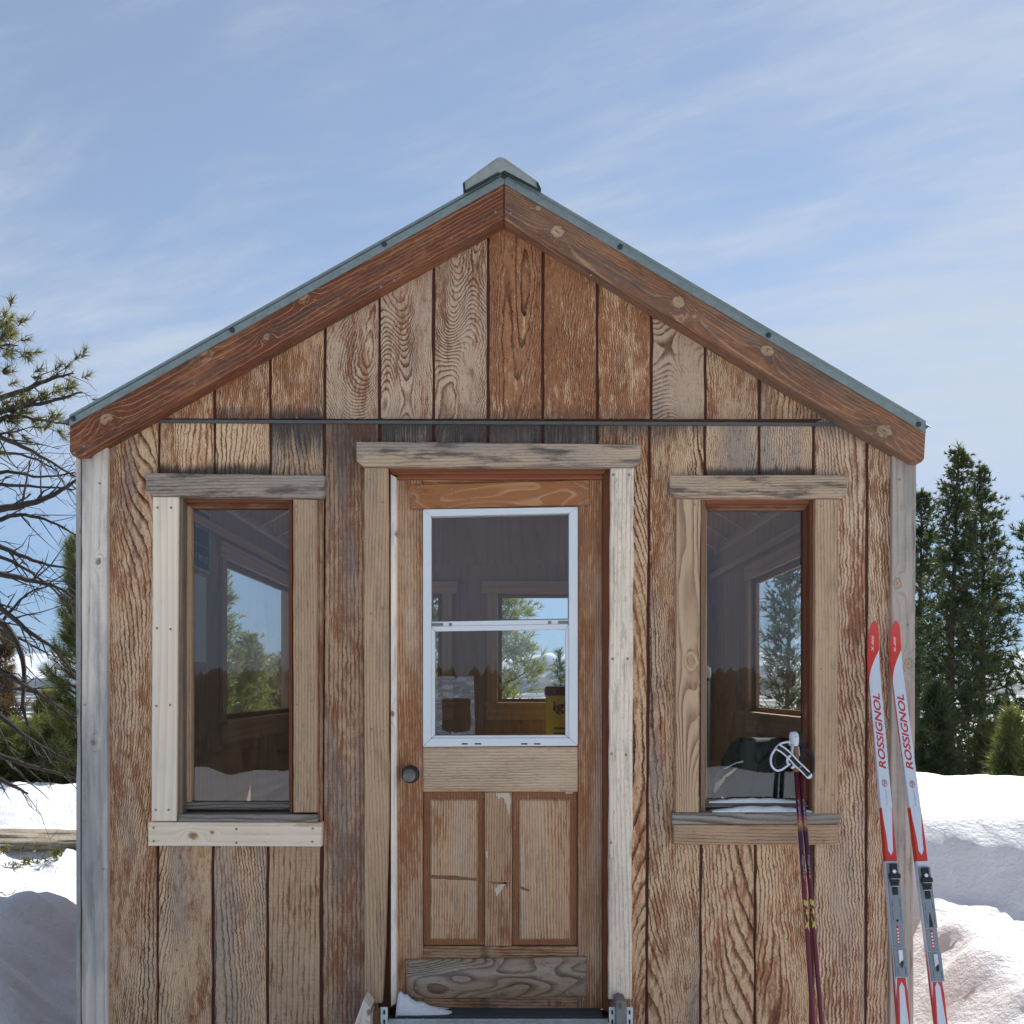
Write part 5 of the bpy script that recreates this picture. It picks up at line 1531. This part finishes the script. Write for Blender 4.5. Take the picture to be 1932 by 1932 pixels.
        b.build('strap', M['strap_black'], root)
    return root
make_pole(1.0470, 1.0490, 0.0, 'dark red ski pole with white and black strap and cork grip by the right window', True)
make_pole(1.0640, 1.0880, 0.012, 'dark red ski pole with black strap standing just right of its twin', False)

# ---------------------------------------------------------------- things inside the hut
t = empty('bench', (0.5, 2.9, 0.36), 'plain wooden bench under the back windows inside the hut', 'bench')
wbox('bench_top', -0.10, 1.40, 2.62, 3.14, 1.06, 1.095, M['inside_trim'], t, 'x', seed=1.4, grey=0.3)
for x in (-0.06, 1.30): wbox('leg', x, x + 0.06, 2.66, 3.10, 0.361, 1.0595, M['inside_trim'], t, 'z', seed=x, grey=0.3)
cl = empty('drinks_cooler', (0.385, 2.85, 1.096), 'yellow drinks cooler with dark red lid behind the door glass', 'cooler')
M['cooler'] = plain('yellow plastic', (0.82, 0.58, 0.03), 0.4, var=0.06)
M['cooler_lid'] = plain('dark red plastic', (0.17, 0.012, 0.02), 0.4)
ox, oy, oz = 0.385, 2.85, 1.096
MB().lathe([(0.150, 0.0), (0.158, 0.01), (0.166, 0.44), (0.164, 0.445)], Matrix.Translation((ox, oy, oz)), 40).build('barrel', M['cooler'], cl, smooth=False)
MB().lathe([(0.172, 0.4455), (0.172, 0.492), (0.166, 0.502), (0.150, 0.506), (0.148, 0.498), (0.02, 0.504)], Matrix.Translation((ox, oy, oz)), 40).build('lid', M['cooler_lid'], cl)
def on_cooler(me, name, z0, hgt, a0, a1, mat):
    co = np.array([v.co[:] for v in me.vertices]); lo, hi = co.min(0), co.max(0)
    for i, v in enumerate(me.vertices):
        a = a0 + (a1 - a0) * (co[i][0] - lo[0]) / (hi[0] - lo[0])
        z = z0 + hgt * (co[i][1] - lo[1]) / (hi[1] - lo[1])
        v.co = (ox + 0.1672 * math.sin(a), oy - 0.1672 * math.cos(a), oz + z)
    me.update(); mesh_obj(name, me, M[mat], cl)
on_cooler(text_mesh('igloo', 1.0, 0, 0.03), 'lettering', 0.325, 0.085, R(-46), R(40), 'cooler_lid')
on_cooler(text_mesh('IIIIIIIIII', 1.0, 0, 0.3), 'print_line', 0.232, 0.008, R(-44), R(30), 'black')
on_cooler(text_mesh('IIIIIIIIII', 1.0, 0, 0.3), 'print_line', 0.200, 0.006, R(-44), R(20), 'black')
# chalk board and notices on the left wall
cbd = empty('chalkboard', (XL1 + 0.006, 1.09, 2.30), 'dark chalkboard with white scribbles on the left inner wall', 'chalkboard')
MB().box(XL1 + 0.003, XL1 + 0.013, 0.85, 1.335, 2.185, 2.46).build('slate', M['chalk'], cbd)
b = MB()
for z_ in (2.17, 2.462): b.box(XL1 + 0.003, XL1 + 0.018, 0.84, 1.345, z_, z_ + 0.014)
for y_ in (0.84, 1.336): b.box(XL1 + 0.003, XL1 + 0.018, y_, y_ + 0.010, 2.1845, 2.4615)
b.build('frame', M['plate_light'], cbd)
b = MB(); rr = random.Random(3)
for row, (zc, n) in enumerate(((2.425, 5), (2.385, 1), (2.30, 1), (2.235, 6))):
    if n == 1:
        b.tube([(XL1 + 0.0138, 1.06, zc), (XL1 + 0.0138, 1.31, zc - 0.004)], 0.0012, 5)
    else:
        for k in range(n):
            y_ = 1.06 + k * 0.045
            pts = [(XL1 + 0.0138, y_ + rr.uniform(0, 0.03), zc + rr.uniform(-0.018, 0.018)) for _ in range(4)]
            b.tube(pts, 0.0014, 5)
b.build('chalk_marks', M['white'], cbd)
pp = MB().box(XL1 + 0.003, XL1 + 0.005, 0.88, 1.32, 1.72, 2.15).build('notice_sheet', M['paper'])
tag(pp, 'large pale notice sheet below the chalkboard inside the left window', 'notice')
# shelf behind the right window with gear
sh = empty('counter', (1.08, 0.42, 0.36), 'wooden counter just behind the right front window', 'counter')
wbox('counter_top', 0.70, XR1 - 0.002, 0.11, 0.72, 1.075, 1.105, M['inside_trim'], sh, 'x', seed=8.3, grey=0.3)
wbox('leg', 0.74, 0.80, 0.15, 0.68, 0.361, 1.0745, M['inside_trim'], sh, 'z', seed=8.9, grey=0.3)
M['bag'] = plain('dark green bag cloth', (0.022, 0.027, 0.025), 0.85, var=0.4, scale=12, bump=0.4)
M['bag2'] = plain('black bag cloth', (0.010, 0.011, 0.014), 0.8, var=0.3)
def bag(name, x0, x1, y0, y1, z0, z1, mat, sd):
    bm = bmesh.new()
    bmesh.ops.create_cube(bm, size=1)
    bmesh.ops.subdivide_edges(bm, edges=bm.edges[:], cuts=5, use_grid_fill=True)
    rg_ = random.Random(sd)
    for v in bm.verts:
        p = v.co.copy() * 2
        k = (abs(p.x) ** 5 + abs(p.y) ** 5 + abs(p.z) ** 5) ** (1 / 5)
        p = p / k
        n_ = mnoise.noise(p * 1.3 + Vector((sd, 0, 0))) * 0.16
        taper = 1 - 0.14 * max(0, p.z)
        v.co = Vector(((p.x * taper * (1 + n_)) * (x1 - x0) / 2 + (x0 + x1) / 2, (p.y * taper * (1 + n_)) * (y1 - y0) / 2 + (y0 + y1) / 2, max(-1, p.z * (1 + n_ * 0.5)) * (z1 - z0) / 2 + (z0 + z1) / 2))
    me = bpy.data.meshes.new(name); bm.to_mesh(me); bm.free()
    return me
bg_ = empty('backpack', (1.0, 0.3, 1.106), 'dark green backpack on the counter behind the right window', 'backpack')
mesh_obj('pack', bag('pack', 0.86, 1.17, 0.16, 0.40, 1.106, 1.395, M['bag'], 2), M['bag'], bg_, smooth=True)
b = MB()
for k in range(4): b.tube([(1.075 + k * 0.018, 0.150 - 0.004 * (k % 2), 1.13), (1.10 + k * 0.016, 0.142, 1.25), (1.13 + k * 0.008, 0.17, 1.345)], 0.004, 6)
b.tube([(0.93, 0.15, 1.13), (0.955, 0.146, 1.25), (1.03, 0.19, 1.37)], 0.006, 6)
b.build('strap', M['bag2'], bg_)
b = MB()
for x in (0.985, 1.095):
    b.lathe([(0.006, 0.0), (0.006, 0.003), (0.0025, 0.005), (0.0025, 0.018), (0.006, 0.020), (0.006, 0.022)], Matrix.Translation((x, 0.150, 1.150)), 8)
b.build('buckle', M['plate_light'], bg_)
rol = empty('gear_roll', (0.83, 0.25, 1.106), 'black strap bundle with pale yellow blades behind the right window', 'gear bundle')
def plate_uv(nm, uv, y, th, mat):
    P = [Wp(u, v, y) for u, v in uv]
    return MB().poly([(p.x, y, p.z) for p in P], (0, th, 0)).build(nm, mat, rol, bevel=0.001)
M['blade'] = plain('pale yellow plastic', (0.45, 0.40, 0.22), 0.4)
plate_uv('blade', [(1362, 1467), (1372, 1459), (1391, 1447), (1388, 1453), (1374, 1465)], 0.15, 0.006, M['blade'])
plate_uv('blade', [(1346, 1493), (1350, 1478), (1370, 1464), (1366, 1474), (1349, 1497)], 0.15, 0.006, M['blade'])
plate_uv('handle', [(1336, 1500), (1340, 1480), (1358, 1453), (1366, 1450), (1366, 1456), (1350, 1476), (1343, 1506)], 0.155, 0.02, M['black'])
b = MB().tube([tuple(Wp(u, v, 0.15)) for u, v in ((1366, 1451), (1388, 1440), (1402, 1437))], [0.0035, 0.0035, 0.006], 8)
b.build('rod', M['chrome'], rol)
plate_uv('stand', [(1338, 1504), (1362, 1504), (1362, 1527), (1338, 1527)], 0.165, 0.06, M['black'])
mf = empty('indoor_post', Wp(1334, 1540, 1.3), 'slim pale post with white cap standing inside the right window', 'post')
p0, p1 = Wp(1333, 1700, 1.3), Wp(1333, 1285, 1.3)
b = MB().tube([(p0.x, 1.3, 0.361), (p1.x, 1.3, p1.z)], 0.017, 12); b.build('tube', M['plate'], mf)
b = MB().lathe([(0.020, 0), (0.024, 0.02), (0.022, 0.05), (0.008, 0.062)], Matrix.Translation((p1.x, 1.3, p1.z + 0.016)), 14); b.build('cap', M['white'], mf)
b = MB().lathe([(0.019, 0), (0.019, 0.015)], Matrix.Translation((p1.x, 1.3, p1.z + 0.0005)), 14); b.build('collar', M['black'], mf)

# ---------------------------------------------------------------- rock and litter on the snow
def rock(cx, cy, sx, sy, h, sd, label):
    bm = bmesh.new()
    bmesh.ops.create_icosphere(bm, subdivisions=4, radius=1)
    z0 = gz(cx, cy)
    for v in bm.verts:
        p = v.co.copy()
        n_ = mnoise.fractal(p * 1.1 + Vector((sd, 0, 0)), 0.8, 2.2, 5)
        p = p * (1 + 0.30 * n_)
        v.co = Vector((p.x * sx, p.y * sy, max(p.z, -0.6) * h))
    me = bpy.data.meshes.new('granite_slab'); bm.to_mesh(me); bm.free()
    o = mesh_obj('granite_slab', me, M['rock'], None, Matrix.Translation((cx, cy, z0)), smooth=False)
    return tag(o, label, 'rock')
rock(-3.55, 3.15, 1.05, 0.24, 0.065, 3.3, 'flat tan granite slab showing through the snow left of the hut')
def twig(u, v, r, L, sd, label):
    y = r - D; p = Wp(u, v, y); rg_ = random.Random(sd)
    z = gz(p.x, p.y)
    b = MB()
    a = rg_.uniform(-0.4, 0.4)
    P = [Vector((p.x + (k / 4 - 0.5) * L * math.cos(a), p.y + (k / 4 - 0.5) * L * math.sin(a) + rg_.uniform(-0.02, 0.02), z + 0.016 + rg_.uniform(0, 0.02))) for k in range(5)]
    b.tube(P, [L * 0.028, L * 0.026, L * 0.022, L * 0.016, L * 0.008], 6)
    for k in (1, 2, 3):
        q = P[k] + Vector((rg_.uniform(-0.3, 0.3) * L, rg_.uniform(-0.1, 0.1) * L, rg_.uniform(0.05, 0.2) * L))
        b.tube([P[k], (P[k] + q) / 2 + Vector((0, 0, 0.008)), q], [L * 0.016, L * 0.012, L * 0.006], 5)
    o = b.build('twig', M['bark'])
    return tag(o, label, 'twig', 'twigs lying on the snow')
twig(33, 1608, 6.9, 0.42, 1, 'long bent dead twig lying by the granite slab')
twig(22, 1645, 6.2, 0.13, 2, 'small dark twig on sunlit snow just below the granite slab')
twig(12, 1693, 5.6, 0.12, 3, 'small dark twig at the edge of the shaded snow')

# ---------------------------------------------------------------- trees
def needles(P, Dv, L, n, w, spread, rg, back=0.25):
    """n needles on each shoot (P, direction Dv): thin triangles, vectorised"""
    P = np.asarray(P, float); Dv = np.asarray(Dv, float)
    m = len(P)
    L = np.broadcast_to(np.asarray(L, float), (m,))
    base = np.repeat(P, n, 0); d = np.repeat(Dv, n, 0); Ln = np.repeat(L, n)
    r = rg.normal(size=(m * n, 3))
    r -= (r * d).sum(1, keepdims=True) * d
    r /= np.linalg.norm(r, axis=1, keepdims=True) + 1e-9
    th = rg.uniform(0.15, spread, size=(m * n, 1))
    nd = d * np.cos(th) + r * np.sin(th)
    ln = (Ln * rg.uniform(0.65, 1.1, size=m * n))[:, None]
    off = d * (Ln * rg.uniform(-back, 0.5, size=m * n))[:, None]
    b = base + off
    s = np.cross(nd, rg.normal(size=(m * n, 3)))
    s /= np.linalg.norm(s, axis=1, keepdims=True) + 1e-9
    wv = np.repeat(np.broadcast_to(np.asarray(w, float), (m,)), n)[:, None]
    V = np.stack([b - s * wv, b + s * wv, b + nd * ln], 1).reshape(-1, 3)
    F = np.arange(len(V)).reshape(-1, 3)
    return V, F

def build_np(name, V, F, mat, parent, mw=None):
    o = mesh_obj(name, np_mesh(name, V, F), mat, parent, mw or Matrix.Identity(4))
    return o

def conifer(label, base, H, Rw, mat, rg, cat='tree', nb=70, start=0.08, clump=0, nlen=0.16, nn=14, nw=0.006, tuft=7, up=0.25, bark='bark', shape=0.75, lean=(0, 0), gap=0.0, group=None, dead=0):
    x0, y0, z0 = base
    root = empty('pine_tree', base, label, cat, group)
    tb = MB()
    tr = 0.012 * H + 0.02
    sp = []
    for k in range(9):
        f = k / 8
        sp.append((x0 + lean[0] * f * H + 0.02 * H * math.sin(3 * f + x0) * f, y0 + lean[1] * f * H, z0 + H * f))
    tb.tube(sp, [tr * (1 - 0.93 * (k / 8)) for k in range(9)], 9)
    sp = np.array(sp)
    def trunk_at(f):
        return np.array([np.interp(f * 8, range(9), sp[:, i]) for i in range(3)])
    TP = []; TD = []; TL = []
    for i in range(nb):
        f = start + (1 - start) * (i + rg.random()) / nb
        f = min(f, 0.985)
        a = i * 2.39996 + rg.uniform(-0.5, 0.5)
        g = (1 - f) ** shape
        ln = Rw * (0.10 + g) * rg.uniform(0.62, 1.18)
        if clump: ln *= rg.uniform(0.55, 1.22)
        if rg.random() < gap: ln *= 0.4
        p = trunk_at(f)
        rise = (up + 0.40 * f ** 2) * rg.uniform(0.6, 1.3) - 0.30 * (1 - f)
        d = np.array([math.cos(a), math.sin(a), rise]); d /= np.linalg.norm(d)
        pts = [p]
        segs = 4
        for s in range(segs):
            d2 = d + np.array([0, 0, 0.16 * s]) + rg.normal(size=3) * 0.10
            d2 /= np.linalg.norm(d2)
            pts.append(pts[-1] + d2 * ln / segs)
        br = max(0.004, tr * 0.30 * (0.3 + g))
        tb.tube([tuple(q) for q in pts], [br, br * 0.75, br * 0.55, br * 0.38, br * 0.2], 5, cap=False)
        if rg.random() < dead: continue
        nt = max(3, int(tuft * (0.35 + g)))
        pts = np.array(pts)
        if clump:
            # boughs end in separate bunches, bare wood between them
            for q in range(rg.integers(2, 5)):
                t = min(1.0, rg.uniform(0.45, 1.12))
                c = np.array([np.interp(t * segs, range(segs + 1), pts[:, i_]) for i_ in range(3)]) + rg.normal(size=3) * ln * np.array([0.13, 0.13, 0.05])
                rad = nlen * rg.uniform(0.6, 1.25) * min(1.0, 0.45 + g)
                for _ in range(clump):
                    o = rg.normal(size=3) * rad * np.array([0.75, 0.75, 0.45])
                    sd_ = d * 0.5 + o / rad * 0.7 + np.array([0, 0, 0.5])
                    TP.append(c + o); TD.append(sd_ / (np.linalg.norm(sd_) + 1e-9)); TL.append(nlen * rg.uniform(0.5, 0.95) * min(1.0, 0.42 + 1.1 * g))
            continue
        for q in range(nt):
            t = 0.22 + 0.78 * (q + rg.random()) / nt
            c = np.array([np.interp(t * segs, range(segs + 1), pts[:, i_]) for i_ in range(3)])
            dd = pts[min(int(t * segs) + 1, segs)] - pts[min(int(t * segs), segs - 1)]
            dd = dd / (np.linalg.norm(dd) + 1e-9)
            side = rg.normal(size=3) * np.array([1, 1, 0.6])
            off = side * ln * 0.13 * (1.25 - t) if q < nt - 1 else side * 0
            e = c + off
            sd_ = dd * 0.9 + side * 0.35 + np.array([0, 0, 0.35])
            sd_ /= np.linalg.norm(sd_)
            TP.append(e); TD.append(sd_); TL.append(nlen * rg.uniform(0.75, 1.25))
    TP.append(trunk_at(0.995)); TD.append(np.array([0, 0, 1.0])); TL.append(nlen)
    tb.build('trunk', M[bark], root)
    V, F = needles(TP, TD, TL, nn, nw, 1.25, rg)
    build_np('crown', V, F, M[mat], root)
    return root

def at(u, r, v_top=None):
    """ground point seen in photo column u at distance r from the camera, and height of a top seen at row v_top"""
    x = (u - 966) * K / D * r; y = r - D
    z = gz(x, y)
    top = EYE + (HOR - v_top) * K / D * r if v_top is not None else None
    return x, y, z, top
rng = np.random.default_rng(21)
def tree(label, u, r, vtop, width_u, mat, **kw):
    x, y, z, top = at(u, r, vtop)
    z -= 0.1
    Rw = width_u * K / D * r
    return conifer(label, (x, y, z), top - z, Rw, mat, rng, **kw)

FAR = dict(nlen=0.27, nn=14, nw=0.014, clump=10, start=0.06)
# right of the cabin
tree('tall dark pine close to the right cabin corner with a thin spire', 1795, 26, 848, 108, 'needle_dark', nb=88, shape=1.0, bark='bark_red', up=0.16, gap=0.12, **FAR)
tree('tall dark pine with bushy upper crown standing right of the spired pine', 1848, 28, 884, 76, 'needle_dark', nb=80, shape=0.7, bark='bark_red', up=0.18, gap=0.12, **FAR)
tree('dark pine half hidden behind the right cabin corner', 1728, 30, 930, 84, 'needle_dark', nb=80, shape=0.5, bark='bark_red', up=0.3, gap=0.1, **FAR)
tree('sparse pine reaching in from the right edge of the photo', 1982, 27, 900, 84, 'needle_dark', nb=56, shape=0.5, bark='bark_red', up=0.4, gap=0.25, **FAR)
tree('pale green young pine below the sparse pine at the right edge', 1912, 20, 1352, 52, 'needle_green', nb=80, shape=0.6, nlen=0.26, nn=14, nw=0.011, tuft=9, start=0.02, up=0.5)
tree('low olive pine between the dark trunks and the pale young pine', 1862, 24, 1372, 46, 'needle_olive', nb=70, shape=0.6, nlen=0.30, nn=12, nw=0.013, tuft=8, start=0.02, up=0.4)
tree('small shadowed pine at the foot of the dark pines', 1765, 24, 1300, 52, 'needle_dark', nb=70, shape=0.6, nlen=0.32, nn=12, nw=0.014, tuft=9, start=0.02, up=0.4)
tree('slim dark fir on the slope behind the pale young pine', 1892, 40, 1322, 30, 'needle_dark', nb=60, shape=0.8, nlen=0.45, nn=10, nw=0.02, tuft=6, start=0.04, up=0.1)
# left of the cabin
NEAR = dict(nlen=0.135, nn=22, nw=0.0036)
tree('young green pine with upright candles against the left cabin corner', 150, 11.6, 1026, 84, 'needle_green', nb=84, shape=0.75, tuft=15, start=0.05, up=0.75, **NEAR)
tree('bushy yellow green pine low behind the snow bank left of the hut', 96, 13.5, 1318, 80, 'needle_lit', nb=84, shape=0.5, tuft=15, start=0.02, up=0.5, **NEAR)
tree('rusty half dead young pine at the left edge of the photo', 6, 13.0, 1205, 62, 'needle_rust', nb=70, shape=0.6, tuft=10, start=0.02, up=0.4, gap=0.2, **NEAR)
tree('low yellow green pine spreading along the snow crest at left', 36, 12.0, 1385, 90, 'needle_lit', nb=84, shape=0.45, tuft=16, start=0.02, up=0.35, **NEAR)
tree('low green pine behind the left wall foot of the hut', 132, 12.3, 1372, 74, 'needle_lit', nb=70, shape=0.45, tuft=16, start=0.02, up=0.35, **NEAR)
# seen through the cabin windows
MID = dict(nlen=0.17, nn=16, nw=0.0055, clump=12)
tree('open crowned pine seen through the door glass', 916, 12.5, 1005, 124, 'needle_lit', nb=74, shape=0.5, tuft=11, start=0.03, up=0.35, gap=0.1, **MID)
tree('slender pine seen in the left part of the door glass', 796, 13.5, 1085, 62, 'needle_olive', nb=60, shape=0.6, tuft=9, start=0.04, up=0.45, **MID)
tree('pine seen at the left side of the left front window', 416, 14.0, 1068, 48, 'needle_lit', nb=44, shape=0.6, tuft=9, start=0.04, up=0.5, **MID)
tree('shorter green pine seen in the middle of the left front window', 474, 14.5, 1205, 44, 'needle_lit', nb=44, shape=0.6, tuft=10, start=0.03, up=0.5, **MID)
tree('green pine seen at the right side of the left front window', 534, 15.5, 1246, 52, 'needle_lit', nb=44, shape=0.6, tuft=10, start=0.03, up=0.5, **MID)
tree('tall dark pine seen through the right front window', 1482, 21, 1056, 48, 'needle_dark', nb=40, shape=0.5, bark='bark_red', nlen=0.32, nn=11, nw=0.014, clump=6, start=0.08, up=0.3, gap=0.2)
tree('small fir on the valley side seen at the right of the door glass', 1062, 46, 1232, 24, 'needle_dark', nb=60, shape=0.8, nlen=0.4, nn=10, nw=0.02, tuft=6, start=0.04, up=0.1)

# the big bare pine at the left edge
def bare_pine():
    r0 = 6.4
    x, y, z, _ = at(-185, r0)
    root = empty('bare_pine', (x, y, z), 'large pine at the left edge with bare lichened lower branches and needles only high up', 'tree')
    H = 6.0
    tb = MB()
    P = [(x + 0.05 * math.sin(k), y, z - 0.2 + (H + 0.2) * k / 8) for k in range(9)]
    tb.tube(P, [0.17 * (1 - 0.8 * k / 8) for k in range(9)], 12)
    tb.build('trunk', M['bark'], root)
    rg = np.random.default_rng(77); rp = random.Random(12)
    TP = []; TD = []; CP = []
    def limb(pts, th, twigs, needle=0, depth=None):
        r = r0 + (depth if depth is not None else rp.uniform(-0.35, 0.5))
        W_ = []
        for i, (u, v) in enumerate(curve_pts(pts, 5)):
            q = Wp(u, v, r - D)
            W_.append(q + Vector((0, 0.05 * math.sin(i * 0.25 + th * 90), 0.003 * math.sin(i * 2.1))))
        a0 = Vector((x, y, W_[0].z - 0.05))
        n = len(W_)
        b = MB()
        rad = [max(0.0022, th * (1 - 0.82 * i / (n - 1))) for i in range(n)]
        b.tube(W_, rad, 7)
        for _ in range(twigs):
            i = rp.randint(int(n * 0.25), n - 2)
            q = W_[i]
            d = (W_[i + 1] - W_[i]).normalized()
            s = (d * rp.uniform(0.3, 1.0) + Vector((0, rp.uniform(-0.7, 0.7), rp.uniform(-0.75, 0.75)))).normalized()
            L = rp.uniform(0.10, 0.42) * (0.55 if needle else 1)
            m1 = q + s * L * 0.5 + Vector((rp.uniform(-.02, .02), 0, rp.uniform(-.03, .02)))
            m2 = q + s * L + Vector((rp.uniform(-.03, .03), 0, rp.uniform(-.05, .03)))
            rr_ = rad[i] * 0.42
            qa = (q + m1) / 2 + Vector((0, 0, rp.uniform(-.008, .008))); qb = (m1 + m2) / 2 + Vector((0, 0, rp.uniform(-.012, .012)))
            b.tube([q, qa, m1, qb, m2], [rr_, rr_ * 0.8, rr_ * 0.65, rr_ * 0.4, 0.0011], 4, cap=False)
            for _k in range(rp.randint(0, 3)):
                e = m1 + (m2 - m1) * rp.random()
                f = e + Vector((rp.uniform(-.10, .12), rp.uniform(-.06, .06), rp.uniform(-.10, .10)))
                b.tube([e, f], [rr_ * 0.5, 0.001], 3, cap=False)
            if needle and rp.random() < 0.85:
                TP.append(tuple(m2)); TD.append(tuple(s)); 
                if rp.random() < 0.5: TP.append(tuple(m1)); TD.append(tuple(s))
                if rp.random() < 0.13: CP.append(m2)
        for _ in range(int(n * 0.8)):      # snags and lichen tufts
            i = rp.randint(1, n - 2); q = W_[i]
            e = q + Vector((rp.uniform(-.02, .03), rp.uniform(-.02, .02), rp.uniform(-.035, .035)))
            b.tube([q, e], [0.005, 0.001], 3, cap=False)
        if needle:
            for i in range(int(n * 0.35), n):
                for _ in range(needle):
                    s = Vector((rp.uniform(0.2, 1), rp.uniform(-.5, .5), rp.uniform(-.2, .8))).normalized()
                    o = Vector((rp.gauss(0, .07), rp.gauss(0, .10), rp.gauss(0, .055)))
                    TP.append(tuple(W_[i] + o)); TD.append(tuple(s))
                    if rp.random() < 0.04: CP.append(W_[i] + o)
        b.build('branch', M['twig'], root)
    # needle bearing limbs
    limb([(-185, 760), (-60, 690), (0, 650), (20, 628)], 0.022, 8, 3)
    limb([(-185, 740), (-60, 700), (0, 660), (38, 655)], 0.020, 6, 2)
    limb([(-185, 800), (-60, 770), (40, 745), (100, 715), (134, 700)], 0.026, 12, 1)
    limb([(-185, 830), (-60, 800), (30, 775), (90, 760), (150, 735)], 0.026, 12, 1)
    limb([(-185, 850), (-40, 815), (20, 790), (80, 795), (128, 800)], 0.020, 12, 1)
    limb([(-185, 720), (-80, 670), (-20, 640), (8, 660)], 0.018, 5, 1)
    # bare limbs
    D0 = (([(-185, 860), (-40, 820), (40, 842), (90, 868), (150, 905)], .017, 12), ([(-185, 900), (-60, 905), (20, 893), (80, 902), (145, 890)], .015, 10),
          ([(-185, 960), (-40, 965), (20, 960), (75, 942), (120, 915), (150, 898)], .026, 12), ([(-185, 930), (-40, 915), (60, 920), (145, 926)], .015, 9),
          ([(-185, 1010), (-60, 1000), (0, 985), (40, 972), (90, 982), (145, 1012)], .019, 10), ([(-185, 1000), (-60, 1012), (0, 1030), (45, 1050), (85, 1064), (150, 1075)], .020, 10),
          ([(-185, 1020), (-40, 1040), (30, 1062), (90, 1100), (150, 1160)], .014, 8), ([(-185, 1080), (-60, 1088), (10, 1086), (60, 1096), (100, 1106), (140, 1130)], .022, 9),
          ([(-185, 1100), (-60, 1120), (10, 1150), (60, 1195), (100, 1228), (150, 1300)], .020, 10), ([(-185, 1150), (-60, 1168), (0, 1172), (24, 1205), (38, 1260), (42, 1330), (60, 1370)], .026, 8),
          ([(-185, 1200), (-60, 1240), (0, 1262), (60, 1300), (100, 1330), (150, 1368)], .020, 10), ([(-185, 1180), (-60, 1180), (0, 1186), (40, 1205), (90, 1236)], .018, 7),
          ([(-185, 1290), (-60, 1320), (0, 1346), (50, 1392), (100, 1425), (150, 1448)], .024, 10), ([(-185, 1380), (-60, 1405), (0, 1422), (60, 1446), (110, 1462), (160, 1478)], .022, 9),
          ([(-185, 1420), (-60, 1440), (10, 1472), (50, 1498)], .026, 5), ([(-185, 1240), (-40, 1210), (20, 1160), (60, 1120), (110, 1100)], .013, 8),
          ([(-185, 1330), (-40, 1310), (40, 1300), (110, 1318)], .016, 8), ([(-185, 940), (-60, 880), (10, 858), (70, 868), (110, 890)], .013, 10))
    for pts, th, tw in D0: limb(pts, th * 1.3, tw + 1)
    keep = [i for i in range(len(TP)) if rp.random() < 0.68]
    TP = [TP[i] for i in keep]; TD = [TD[i] for i in keep]
    V, F = needles(TP, TD, 0.074, 38, 0.0028, 1.5, rg)
    build_np('crown', V, F, M['needle_olive'], root)
    for q in CP[:26]:
        cb_ = MB().lathe([(0.006, -0.028), (0.020, -0.012), (0.017, 0.012), (0.004, 0.032)], Matrix.Translation(q) @ Matrix.Rotation(rp.uniform(-0.6, 0.6), 4, 'X'), 7)
        cb_.build('cone', M['cone'], root)
bare_pine()

# little shrubs poking through by the slab
def shrub(u, r, h, sd, label):
    x, y, z, _ = at(u, r)
    rg = np.random.default_rng(sd)
    n = 16
    P = np.stack([x + rg.normal(0, h * 0.6, n), y + rg.normal(0, h * 0.4, n), z + rg.uniform(0, h * 0.6, n)], 1)
    Dv = rg.normal(size=(n, 3)) + np.array([0, 0, 1.3]); Dv /= np.linalg.norm(Dv, axis=1, keepdims=True)
    V, F = needles(P, Dv, h * 0.6, 9, h * 0.05, 0.9, rg)
    c = V.mean(0)
    o = mesh_obj('small_shrub', np_mesh('small_shrub', V - c, F), M['needle_olive'], None, Matrix.Translation(c))
    tag(o, label, 'shrub')
shrub(103, 6.55, 0.075, 1, 'small yellow green shrub sprig in the middle of the granite slab edge')
shrub(58, 6.5, 0.07, 2, 'low dark shrub clump left of the sprig on the granite slab edge')
shrub(2, 6.5, 0.10, 3, 'shrub clump at the left end of the granite slab edge')
shrub(28, 6.3, 0.05, 4, 'tiny brown tuft in the snow in front of the granite slab')

# ---------------------------------------------------------------- air between here and the mountains
hz_ = MB().box(-9200, 9200, -9200, 9200, -75, 420)
ho = hz_.build('haze', None)
hm = bpy.data.materials.new('haze')
hm.use_nodes = True
hm.node_tree.nodes.clear()
hn = NT(hm.node_tree)
hout = hn.new('ShaderNodeOutputMaterial')
hv = hn.new('ShaderNodeVolumePrincipled')
hv.inputs['Color'].default_value = (0.62, 0.78, 1.0, 1)
hv.inputs['Density'].default_value = 0.00006
hv.inputs['Anisotropy'].default_value = 0.0
hm.node_tree.links.new(hv.outputs[0], hout.inputs['Volume'])
ho.data.materials.append(hm)
tag(ho, kind='stuff')
